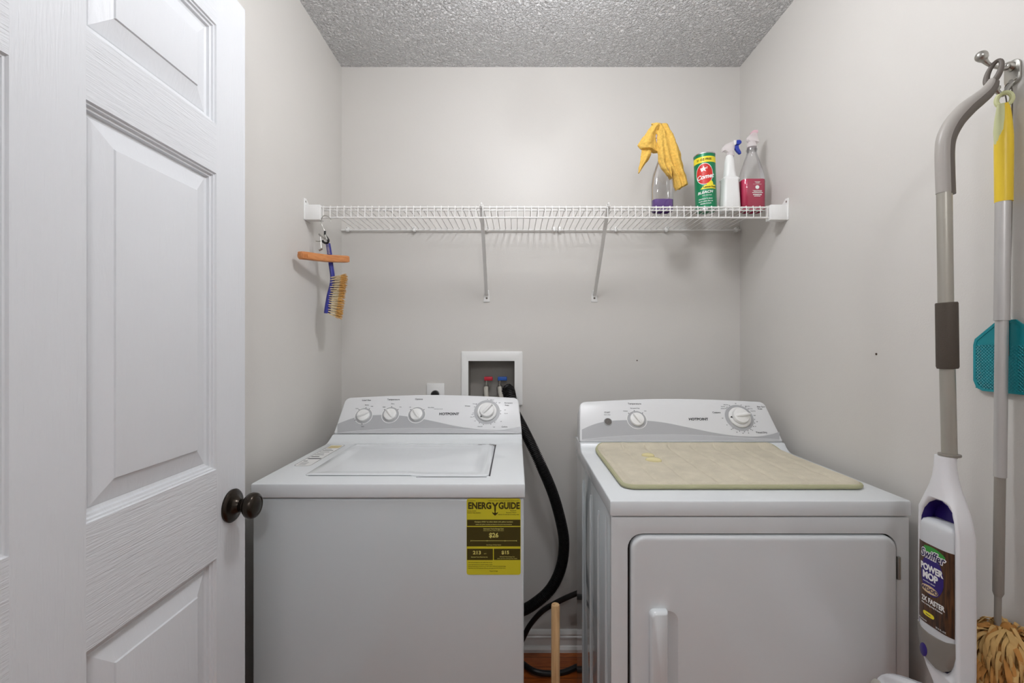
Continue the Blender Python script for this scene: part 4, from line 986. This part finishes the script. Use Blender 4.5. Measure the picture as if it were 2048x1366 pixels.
# brush
br = thing('hand_brush', 'blue handled brush with tan bristles hanging below the shelf', 'brush', P(660, 560, 1.62))
hp = spline([P(656, 487, 1.612), P(659, 505, 1.615), P(662, 530, 1.62), P(665, 552, 1.62), P(664, 570, 1.62), P(659, 592, 1.62), P(656, 612, 1.62), P(654.5, 627, 1.62)], 6)
m = MB(); nn = len(hp); m.tube(hp, [0.0075 if i < nn * 0.45 else (0.0075 + (i - nn * 0.45) / nn * 0.006) for i in range(nn)], n=12, flat=1.4, up=(1, 0, 0)); m.build('handle', 'brushblue', br)
m = MB()
for k in range(8):
    a = P(655 + 0.55 * k, 487 + 2.9 * k, 1.603); m.box(a.x - 0.0035, a.x + 0.0035, a.y - 0.003, a.y + 0.001, a.z - 0.001, a.z + 0.001)
m.build('grip_ribs', 'milk', br)
rnd = random.Random(3)
m = MB(); m2 = MB()
for k in range(17):
    v = k / 16
    a = P(664 - 7 * v, 556 + 71 * v, 1.62)
    tip = P(692.5 - 9 * v - 2 * v * v, 552 + 83 * v, 1.62)
    for j in (-1, 0, 1):
        for q in range(9):
            off = Vector((rnd.uniform(-.001, .001), j * 0.009 + rnd.uniform(-.003, .003), rnd.uniform(-.0015, .0015)))
            off2 = Vector((rnd.uniform(-.003, .002), j * 0.012 + rnd.uniform(-.005, .005), rnd.uniform(-.0065, .0065)))
            t1 = (tip + off2).lerp(a + off, 0.28)
            m.tube([a + off, t1], [0.0007, 0.0007], n=4); m2.tube([t1, tip + off2], [0.0009, 0.0008], n=4)
m.build('bristles', 'bristle', br); m2.build('bristle_tips', 'bristletip', br)

# ================================================================ COAT HOOK ON THE RIGHT WALL
hkY = 0.857
hook = thing('wall_hook', 'double metal hook screwed to the right wall', 'hook', (XR, hkY, 1.79))
def rad(wpx, px, Y): return wpx / 2 * Y / F * math.cos(math.atan((px - CX) / F))
R_ = lambda px, py: hit(px, py, (0, hkY, 0), Vector((0, 1, 0)))
m = MB(); ol_ = rrect(hkY - 0.014, hkY + 0.014, 1.765, 1.812, 0.012, 5)
m.prism(ol_, lambda u, v, w_: Vector((XR - w_, u, v)), 0.0, 0.005, bev=0.0015)
pl = m.build('back_plate', 'steel', hook)
for zz, yy in ((1.800, 0.006), (1.775, -0.006)):
    m = MB(); m.lathe([(0.0001, 0), (0.004, 0), (0.0035, 0.0018), (0.0001, 0.0022)], rot_to((-1, 0, 0), (XR - 0.005, hkY + yy, zz)), 12); m.build('screw', 'steel', pl)
up_path = spline([(XR - 0.003, hkY, 1.800), (XR - 0.012, hkY, 1.803), R_(2010, 137), R_(1990, 133.5), R_(1978, 129), R_(1970, 122), R_(1965, 115)], 6)
m = MB(); n_ = len(up_path); m.tube(up_path, [lerp_tab([(0, .009), (.15, .006), (.4, .0034), (.7, .0036), (.85, .005), (.94, .0085), (1, .0085)], i / (n_ - 1)) for i in range(n_)], n=14)
bmesh.ops.create_uvsphere(m.bm, u_segments=18, v_segments=12, radius=0.0098, matrix=Matrix.Translation(R_(1963, 112.5)))
m.build('upper_prong', 'steel', hook)
lo_path = spline([(XR - 0.003, hkY, 1.772), (XR - 0.010, hkY, 1.762), R_(2006, 190), R_(1998, 186), R_(1993, 180), R_(1994, 174)], 6)
m = MB(); n_ = len(lo_path); m.tube(lo_path, [lerp_tab([(0, .006), (.4, .0034), (.75, .004), (.92, .006), (1, .0055)], i / (n_ - 1)) for i in range(n_)], n=12)
m.build('lower_prong', 'steel', hook)

# ================================================================ SPRAY MOP
YM = 0.85
mop = thing('spray_mop', 'white and purple spray mop with a grey pole hanging from the wall hook', 'mop', P(1899, 1366, YM))
g = lambda px, py: P(px, py, YM)
rp = rad(34, 1890, YM)
m = MB(); m.tube([g(1888.5, 380), g(1891.5, 606)], rp, n=20); m.tube([g(1894.5, 736), g(1899, 915)], rp, n=20); m.tube([g(1891.5, 606), g(1894.5, 736)], rp, n=20); m.build('pole', 'pole', mop)
m = MB(); rf = rad(48, 1890, YM)
m.tube([g(1893, 605), g(1893.1, 607), g(1895, 733), g(1895.2, 737)], [rf * 0.93, rf, rf, rf * 0.93], n=24); m.build('foam_sleeve', 'foam', mop)
gp = spline([g(1888, 386), g(1886.5, 340), g(1886, 300), g(1890, 272), g(1905, 243), g(1928, 217), g(1950, 199), g(1968, 184), g(1979, 170), g(1984, 160)], 6)
n_ = len(gp)
m = MB(); m.tube(gp, [rad(lerp_tab([(0, 35), (.25, 35), (.42, 36), (.55, 35), (.75, 26), (.9, 20), (1, 15)], i / (n_ - 1)), 1900, YM) for i in range(n_)], n=20); grp = m.build('grip', 'grip', mop)
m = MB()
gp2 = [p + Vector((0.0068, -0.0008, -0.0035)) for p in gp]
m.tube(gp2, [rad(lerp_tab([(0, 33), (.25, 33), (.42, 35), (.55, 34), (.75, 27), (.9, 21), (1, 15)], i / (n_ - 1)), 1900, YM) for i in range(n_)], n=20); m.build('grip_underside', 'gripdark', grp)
# hanging loop threaded on the upper prong; ring lies across the prong
rc = R_(1993, 146); t_ax = Vector((0.35, 0.94, 0)).normalized()
lp = []
for k in range(28):
    a = 2 * PI * k / 28
    lp.append(g(1988, 143) + Vector((0.42, -0.91, 0)) * (0.0090 * math.cos(a) + 0.0055 * math.sin(a)) + Vector((0.003, 0.003, 0.0190 * math.sin(a))))
m = MB(); m.tube(lp, [0.0036 + 0.0009 * (1 - math.sin(2 * PI * k / 28)) for k in range(28)], n=12, closed=True); m.build('hanging_loop', 'gripdark', mop)
# body: front faces the room's left side (-x)
XFr, XBk = 0.785, 0.827
def fy(px): return XFr * F / (px - CX)                 # depth of a pixel column on the front face
tabm = [  # z, y_far, y_near, x_front, x_back, corner
    (1.0685, .867, .836, .7905, .8185, .013), (1.050, .868, .836, .790, .819, .013), (1.030, .870, .833, .789, .8195, .013), (1.010, .876, .828, .788, .821, .014),
    (0.990, .884, .822, .7865, .8235, .014), (0.965, .8885, .816, .785, .826, .012), (0.930, .8895, .811, .785, .828, .011), (0.80, .8895, .810, .785, .828, .010), (0.715, .889, .810, .785, .828, .010),
    (0.690, .884, .810, .785, .828, .010), (0.665, .872, .811, .785, .828, .010), (0.645, .858, .813, .785, .827, .010), (0.62, .856, .818, .787, .825, .012), (0.60, .854, .826, .789, .822, .012), (.585, .852, .832, .792, .818, .009)]
m = MB(); rg = []
for z, yf_, yn, xf, xb, r_ in tabm:
    if z < 0.97 and z > 0.61: yn -= 0.0045; xb -= 0.0042; r_ = (0.004, 0.012, 0.012, 0.004)
    rg.append([Vector((x, y, z)) for x, y in rrect(xf, xb, yn, yf_, r_, 5)])
m.loft(rg); body = m.build('mop_body', 'mopwhite', mop, ang=40)
# cavity outline on the front face from the photo
cav = [(1841, 1046), (1842, 1030), (1848, 1014), (1858, 1003), (1870, 999), (1882, 1002), (1894, 1012), (1903, 1026), (1908, 1045), (1910, 1075), (1910.5, 1150), (1910.5, 1250), (1910, 1310), (1908, 1330), (1902, 1343), (1894, 1348), (1882, 1343), (1866, 1326), (1850, 1306), (1842, 1290), (1837.5, 1265), (1837, 1235), (1837, 1140)]
cavp = [hit(px, py, (XFr, 0, 0), Vector((1, 0, 0))) for px, py in cav]
cut = MB(); cut.loft([[p + Vector((-0.02, 0, 0)) for p in cavp], [p + Vector((0.027, 0, 0)) for p in cavp]]); co = cut.build('cut', 'mopwhite', mop)
bo_ = body.modifiers.new('cut', 'BOOLEAN'); bo_.operation = 'DIFFERENCE'; bo_.object = co; bo_.solver = 'EXACT'
bpy.context.view_layer.update()
nm = bpy.data.meshes.new_from_object(body.evaluated_get(bpy.context.evaluated_depsgraph_get()))
body.modifiers.clear(); body.data = nm; bpy.data.objects.remove(co)
cen = sum(cavp, Vector()) / len(cavp)
def shrink(ps, s_, dx=0): return [Vector((p.x + dx, cen.y + (p.y - cen.y) * s_, cen.z + (p.z - cen.z) * (1 - (1 - s_) * 0.25))) for p in ps]
m = MB(); m.loft([shrink(cavp, 0.985, 0.0008), shrink(cavp, 0.985, 0.0262)], caps=False); m.loft([shrink(cavp, 0.985, 0.0255), shrink(cavp, 0.985, 0.0266)])
m.build('bottle_bay', 'purple', mop)
m = MB(); m.lathe([(0.0001, 0), (0.0165, 0), (0.0170, 0.002), (0.0165, 0.004), (0.0001, 0.004)], Matrix.Translation(g(1899, 912)), 28); m.build('neck_collar', 'mopgrey', mop)
# bottle with a bulging front
def bsec(z, y0, y1, xf, xb, bul, n=14):
    out = [Vector((xb, y1, z))]
    for k in range(n + 1):
        u = k / n; y = y1 + (y0 - y1) * u
        out.append(Vector((xf - bul * (1 - (2 * u - 1) ** 4) , y, z)))
    out.append(Vector((xb, y0, z))); return out
ya, yb = 0.8145, 0.8870
def gz(py, px=1875): return hit(px, py, (XFr - 0.006, 0, 0), Vector((1, 0, 0))).z
zt_, zl1, zl0, zb_ = gz(1048), gz(1097), gz(1262), gz(1290)
m = MB()
m.loft([bsec(z, ya + d, yb - d, 0.7875 + d * 0.5, 0.812, bl) for z, d, bl in ((zb_ - 0.03, 0, .007), (zt_ - 0.02, 0, .007), (zt_ - 0.010, .001, .006), (zt_ - 0.004, .004, .005), (zt_, .012, .002))])
bt = m.build('refill_bottle', 'bottlewhite', mop, ang=40)
m = MB()
def lsurf(y, z, d=0.0006):
    u = (yb - y) / (yb - ya); return Vector((0.7875 - 0.007 * (1 - (2 * u - 1) ** 4) - d, y, z))
ncol = 26; yl0, yl1 = ya + 0.0004, yb - 0.0006
rows = [[lsurf(yl1 + (yl0 - yl1) * k / ncol, z) for k in range(ncol + 1)] for z in (zl0, (zl0 + zl1) / 2, zl1)]
m.loft(rows, closed=False); lbl = m.build('bottle_label', 'lblbrown', bt, ang=60)
lbl['label'] = 'dark wood-grain label with white lettering'
lcy, lh = (yl0 + yl1) / 2, zl1 - zl0
def lw_(d): return lambda p: lsurf(lcy - p.x, p.y, d + p.z)          # p.x to the reader's right (towards the camera side)
def lpatch(m, x0, x1, f0, f1, d, n=30, mi=0):
    w_ = lw_(d)
    for k in range(n):
        a, b = x0 + (x1 - x0) * k / n, x0 + (x1 - x0) * (k + 1) / n
        q = [w_(Vector((a, f0(a), 0))), w_(Vector((b, f0(b), 0))), w_(Vector((b, f1(b), 0))), w_(Vector((a, f1(a), 0)))]
        if f1((a + b) / 2) - f0((a + b) / 2) < 1e-6: continue
        t = bmesh.new(); t.faces.new([t.verts.new(p) for p in q]); m.add(t, mi=mi)
zz = lambda v: zl0 + lh * v
m = MB(); lpatch(m, -0.026, 0.021, ell(-0.002, zz(.62), .0235, .038, -1), ell(-0.002, zz(.62), .0235, .038, 1), 0.0009); m.build('purple_oval', 'purple', lbl)
m = MB(); lpatch(m, -0.018, 0.024, lambda x: zz(.885) , lambda x: zz(.90) + 0.012 * math.sqrt(max(0, 1 - ((x + 0.002) / .027) ** 2)), 0.0011); m.build('green_flash', mat('leaf_green_print', (58, 150, 60)), lbl)
m = MB(); lpatch(m, -0.025, 0.012, ell(-0.0065, zz(.44), .0185, .0075, -1), ell(-0.0065, zz(.44), .0185, .0075, 1), 0.0013); m.build('tan_pill', mat('tan_pill_print', (214, 190, 150)), lbl)
m = MB(); lpatch(m, -0.020, 0.004, lambda x: zz(.125) - 0.0042 * math.sqrt(max(0, 1 - abs((x + 0.008) / 0.012) ** 5)), lambda x: zz(.125) + 0.0042 * math.sqrt(max(0, 1 - abs((x + 0.008) / 0.012) ** 5)), 0.0013); m.build('yellow_pill', 'yprint', lbl)
m = MB(); m.text('Swiffer', Matrix.Translation((-0.001, zz(.87), 0)), 0.0215, bold=0.085, shear=0.2, sx=0.80, wrap=lw_(0.0014)); m.text('POWER', Matrix.Translation((-0.003, zz(.70), 0)), 0.0165, bold=0.045, sx=0.80, wrap=lw_(0.0014)); m.text('MOP', Matrix.Translation((-0.005, zz(.60), 0)), 0.0175, bold=0.05, sx=0.85, wrap=lw_(0.0014))
m.text('2X FASTER', Matrix.Translation((0.0, zz(.30), 0)), 0.0130, bold=0.035, sx=0.74, wrap=lw_(0.0014)); m.text('than a string mop & bucket', Matrix.Translation((-0.002, zz(.245), 0)), 0.0046, bold=0.01, sx=0.85, wrap=lw_(0.0014))
m.text('wood floor cleaner', Matrix.Translation((-0.007, zz(.525), 0)), 0.0036, bold=0.0, sx=0.9, wrap=lw_(0.0014)); m.text('25.3 FL OZ', Matrix.Translation((0.016, zz(.03), 0)), 0.004, wrap=lw_(0.0014)); m.text('net contents', Matrix.Translation((-0.022, zz(.03), 0)), 0.004, wrap=lw_(0.0014))
m.build('white_lettering', 'wprint', lbl)
m = MB(); m.text('Swiffer', Matrix.Translation((-0.001, zz(.87), 0)), 0.0215, bold=0.012, shear=0.2, sx=0.80, wrap=lw_(0.0018)); m.text('WOOD', Matrix.Translation((-0.0065, zz(.44), 0)), 0.0100, bold=0.02, sx=1.05, wrap=lw_(0.0018)); m.text('lemon', Matrix.Translation((-0.008, zz(.125), 0)), 0.004, wrap=lw_(0.0018)); m.build('dark_lettering', mat('indigo_print', (48, 34, 84)), lbl)
# grey cover at the foot of the bay
cov = [(1834, 1238), (1845, 1252), (1862, 1266), (1880, 1277), (1896, 1285), (1911.5, 1289), (1912, 1318), (1908, 1334), (1900, 1343), (1890, 1344.5), (1878, 1338), (1862, 1320), (1848, 1302), (1840, 1286), (1835.5, 1264)]
m = MB()
def covp(px, py, d):
    p = hit(px, py, (XFr, 0, 0), Vector((1, 0, 0))); u = max(0, min(1, (yb - p.y) / (yb - ya))); p.x = 0.7845 - 0.006 * (1 - (2 * u - 1) ** 2) + d; return p
def dens(ps, k=3): return [(a[0] + (b[0] - a[0]) * q / k, a[1] + (b[1] - a[1]) * q / k) for a, b in zip(ps, ps[1:] + ps[:1]) for q in range(k)]
dc = dens(cov); ccx, ccy = sum(p[0] for p in dc) / len(dc), sum(p[1] for p in dc) / len(dc)
rg = [[covp(ccx + (x - ccx) * s_, ccy + (y - ccy) * s_, d) for x, y in dc] for s_, d in ((1, 0.018), (1, 0.0015), (0.975, 0.0), (0.7, -0.0003), (0.35, -0.0005), (0.02, -0.0005))]
m.loft(rg); cv = m.build('lower_cover', 'mopgrey', mop, ang=50)
m = MB(); rg = [[covp(1852 + 8.5 * s_ * math.cos(k) + 3.0 * s_ * math.sin(k), 1298.5 + 14 * s_ * math.sin(k), d) for k in [i * PI / 12 for i in range(24)]] for s_, d in ((1, 0.001), (1, -0.0008), (0.85, -0.0016), (0.05, -0.0018))]
m.loft(rg); m.build('release_button', 'purple', cv)
# mop head hanging below, long side along the wall
m = MB(); rg = []
hc = Vector((0.772, 0.838, 0.585)); L2 = 0.152; tl = math.radians(62)
HT = Matrix.Rotation(math.radians(-22), 3, 'X'); e1 = HT @ Vector((0, 1, 0)); e2 = HT @ Vector((-math.cos(tl), 0, -math.sin(tl))); e3 = HT @ Vector((-math.sin(tl), 0, math.cos(tl)))
def head_sec(v, y):
    k_ = math.sqrt(max(0.0, 1 - abs(v) ** 5)); hw = 0.052 * (0.35 + 0.65 * k_); th = 0.013 * (0.5 + 0.5 * k_)
    c = hc + e1 * y + e3 * (0.006 - 0.010 * v * v)
    out = []
    for i in range(40):
        a = 2 * PI * i / 40; ca, sa = math.cos(a), math.sin(a)
        x = hw * math.copysign(abs(ca) ** 0.6, ca); z = th * math.copysign(abs(sa) ** 0.6, sa)
        if sa > 0.2 and abs(v) < 0.86: z -= 0.0030 * (1 + math.cos(x / 0.052 * PI * 4))
        out.append(c + e2 * x + e3 * z)
    return out
for k in range(41):
    v = -1 + 2 * k / 40; rg.append(head_sec(v, L2 * v))
m.loft(rg); hdm = m.build('mop_head', 'mopwhite', mop, ang=50)
m = MB(); m.loft([[hc + e1 * (u * (L2 - 0.012)) + e2 * (v * 0.047) + e3 * d for u, v in rrect(-1, 1, -1, 1, 0.15, 4)] for d in (-0.020, -0.0075)], bev=0.002); m.build('cleaning_pad', mat('plum_pad', (118, 62, 104), rough=0.9), hdm)
m = MB(); m.tube([Vector((0.806, 0.838, 0.60)), Vector((0.780, 0.838, 0.588))], 0.012, n=14); m.build('swivel_joint', 'mopgrey', mop)
# window in the near-left end of the head
ve = 0.90
m = MB(); cw = hc + e1 * (L2 * ve) + e3 * 0.0135 - e2 * 0.004
m.loft([[cw + e1 * (0.016 * math.cos(a) * s_) + e2 * (0.022 * math.sin(a) * s_) + e3 * (d + 0.0 - 0.05 * 0.016 * math.cos(a)) for a in [i * PI / 10 for i in range(20)]] for s_, d in ((1, -0.006), (1, -0.0006), (0.8, 0.0004), (0.1, 0.0006))])
m.build('end_cap', 'hosegrey', hdm)

# ================================================================ DUSTER WITH YELLOW HANDLE
YD = 0.853
ds = thing('feather_duster', 'extendable duster with yellow grip and tan fluffy head hanging from the hook', 'duster', P(1997, 1366, YD))
gd = lambda px, py: P(px, py, YD)
m = MB(); hp = [gd(2009, 208), gd(2009, 222), gd(2008.5, 240), gd(2008, 262), gd(2007.5, 285), gd(2007.5, 310), gd(2007.5, 360), gd(2007.5, 404)]
m.tube(spline(hp, 4), [rad(lerp_tab([(0, 20), (.12, 26), (.35, 36), (.5, 41), (.65, 42), (1, 40)], i / 28), 2008, YD) for i in range(29)], n=20); yg = m.build('grip', 'yellow', ds)
m = MB(); m.tube(spline([q + Vector((-0.0046, 0.0012, 0)) for q in hp[:6]], 4), [rad(lerp_tab([(0, 18), (.15, 22), (.4, 29), (.6, 32), (.85, 26), (1, 6)], i / 20), 2008, YD) for i in range(21)], n=18); m.build('soft_inset', 'palegrn', yg)
m = MB(); lp = []
for k in range(22):
    a = 2 * PI * k / 22; lp.append(gd(2008.5, 199) + Vector((0.0075 * math.cos(a), -0.0070 * math.cos(a), 0.0125 * math.sin(a))))
m.tube(lp, 0.0040, n=10, closed=True); m.build('hanging_eye', 'palegrn', ds)
m = MB(); m.tube([gd(2006, 402), gd(2005, 520), gd(2003.5, 637)], rad(35, 2005, YD), n=20); m.tube([gd(2003.5, 636), gd(2003.4, 641)], rad(36, 2004, YD), n=20); m.build('upper_pole', 'pole2', ds)
m = MB(); m.tube([gd(2003.6, 640), gd(2002, 780), gd(2000, 954)], rad(29, 2001, YD), n=20); m.build('middle_pole', 'pole2', ds)
m = MB(); m.tube([gd(2000, 954), gd(1998, 1080), gd(1996.5, 1185), gd(1996, 1192)], [rad(25, 2000, YD)] * 3 + [rad(18, 1998, YD)], n=16); m.tube([gd(1996, 1190), gd(1994.5, 1300)], rad(16, 1995, YD), n=14); m.build('lower_pole', 'polelow', ds)
rnd = random.Random(11)
m = MB(); m2 = MB()
core = gd(2003, 1330) + Vector((0.0, -0.012, -0.008))
for k in range(1300):
    # fibres sprouting from a core along the stem, curling down and out
    h_ = rnd.uniform(-0.12, 0.085); a = rnd.uniform(0, 2 * PI)
    r0 = 0.012; R1 = 0.064 * math.sqrt(max(0.05, 1 - (h_ / 0.14) ** 2)) * rnd.uniform(0.7, 1.12)
    d = Vector((math.cos(a), math.sin(a), 0))
    rx = 0.62 if d.x > 0 else 1.0
    p0 = core + d * r0 + Vector((0, 0, h_))
    p1 = core + Vector((d.x * R1 * 0.6 * rx, d.y * R1 * 0.6, h_ + rnd.uniform(0.0, 0.012)))
    p2 = core + Vector((d.x * R1 * rx, d.y * R1, h_ - rnd.uniform(0.005, 0.02)))
    p3 = core + Vector((d.x * R1 * 0.97 * rx, d.y * R1 * 0.97, h_ - rnd.uniform(0.03, 0.075)))
    tw = rnd.uniform(-0.012, 0.012)
    for p in (p2, p3): p += Vector((-d.y, d.x, 0)) * tw
    path = spline([p0, p1, p2, p3], 4)
    side = Vector((-d.y, d.x, rnd.uniform(-.5, .5))).normalized(); wd = rnd.uniform(0.002, 0.0055)
    rows_ = []
    for i, p in enumerate(path):
        u = i / (len(path) - 1); ww = wd * math.sin(PI * (0.12 + 0.86 * u)) ** 0.7
        rows_.append([p - side * ww, p + d * ww * 0.35, p + side * ww])
    (m2 if h_ > 0.035 and rnd.random() < 0.7 or rnd.random() < 0.12 else m).loft(rows_, closed=False)
bmesh.ops.create_icosphere(m.bm, subdivisions=3, radius=1.0, matrix=Matrix.Translation(core - Vector((0, 0, 0.02))) @ Matrix.Diagonal((0.026, 0.036, 0.115, 1)))
fl = m.build('fluffy_head', 'fluff', ds, ang=180); m2.build('pale_tufts', 'fluffpale', fl, ang=180)

# ================================================================ FLY SWATTER
fs = thing('fly_swatter', 'teal fly swatter hanging flat on the right wall behind the duster pole', 'fly swatter', (XR - 0.006, 0.865, 1.25))
xs = XR - 0.0065
def sw(px, py): return hit(px, py, (xs, 0, 0), Vector((1, 0, 0)))
yc = 0.862; yl, yr = sw(1949, 700).y, yc - (sw(1949, 700).y - yc)
zb, zsh, ztp = sw(1960, 778).z - 0.003, sw(1953, 690).z, sw(2010, 640).z
outl = rrect(yr, yl, zb, zsh + 0.02, (0.018, 0.018, 0.001, 0.001), 5)
sil = [p for p in outl if p[1] < zsh] + [(yl, zsh)] + [(yc + 0.014, ztp), (yc - 0.014, ztp), (yr, zsh)]
# order: start lower-left going anticlockwise
half = [(yl, zsh), (yl - 0.003, zsh + 0.012), (yc + 0.016, ztp), (yc - 0.016, ztp), (yr + 0.003, zsh + 0.012), (yr, zsh)]
low = [(yr, zb + 0.02), (yr + 0.006, zb + 0.006), (yr + 0.018, zb), (yl - 0.018, zb), (yl - 0.006, zb + 0.006), (yl, zb + 0.02)]
full = half + low
cyy, czz = yc, (zb + zsh) / 2
def insetp(ps, d):
    out = []
    for y, z in ps:
        v = Vector((y - cyy, z - (czz + 0.01))); l = v.length; v *= (l - d) / l; out.append((cyy + v.x, czz + 0.01 + v.y))
    return out
FX = lambda u, v, w_: Vector((xs - w_, u, v))
m = MB(); m.ring(full, insetp(full, 0.006), FX, 0.0, 0.0028)
# solid shoulder web
m.prism([(yl - 0.004, zsh - 0.001), (yl - 0.006, zsh + 0.011), (yc + 0.015, ztp - 0.003), (yc - 0.015, ztp - 0.003), (yr + 0.006, zsh + 0.011), (yr + 0.004, zsh - 0.001)], FX, 0.0004, 0.0018)
m.build('rim', 'teal', fs)
m = MB()
# perforated sheet: diamond lattice of strips
zlo, zhi, ylo, yhi = zb + 0.004, zsh, yr + 0.004, yl - 0.004
st_ = 0.0062
k = ylo - (zhi - zlo)
def clipseg(c, sgn):
    pts = []
    for t in [i / 120 for i in range(121)]:
        z = zlo + (zhi - zlo) * t; y = c + sgn * (z - zlo)
        if ylo <= y <= yhi: pts.append((y, z))
    return (pts[0], pts[-1]) if len(pts) > 2 else None
c_ = ylo - (zhi - zlo)
while c_ < yhi:
    s1 = clipseg(c_, 1)
    if s1: m.tube([(xs - 0.001, *s1[0]), (xs - 0.001, *s1[1])], 0.0017, n=4)
    s2 = clipseg(c_ + (zhi - zlo), -1)
    if s2: m.tube([(xs - 0.001, *s2[0]), (xs - 0.001, *s2[1])], 0.0017, n=4)
    c_ += st_
m.box(xs - 0.0022, xs - 0.0002, yc - 0.020, yc + 0.020, zlo, zhi)
m.box(xs - 0.0018, xs - 0.0004, yc + 0.020, yhi - 0.011, zlo + 0.012, zhi)
m.build('mesh', 'teal', fs)
m = MB(); m.tube(spline([(xs - 0.003, yc - 0.004, zsh - 0.02), (xs - 0.003, yc - 0.004, ztp), (xs - 0.002, yc - 0.008, 1.5), (XR - 0.006, 0.855, 1.70), (XR - 0.008, 0.853, 1.752), (XR - 0.011, 0.856, 1.768), (XR - 0.013, 0.861, 1.760), (XR - 0.010, 0.860, 1.73), (XR - 0.006, 0.857, 1.68)], 6), 0.0012, n=6)
m.build('wire_handle', 'gripdark', fs)
bpy.context.view_layer.update()
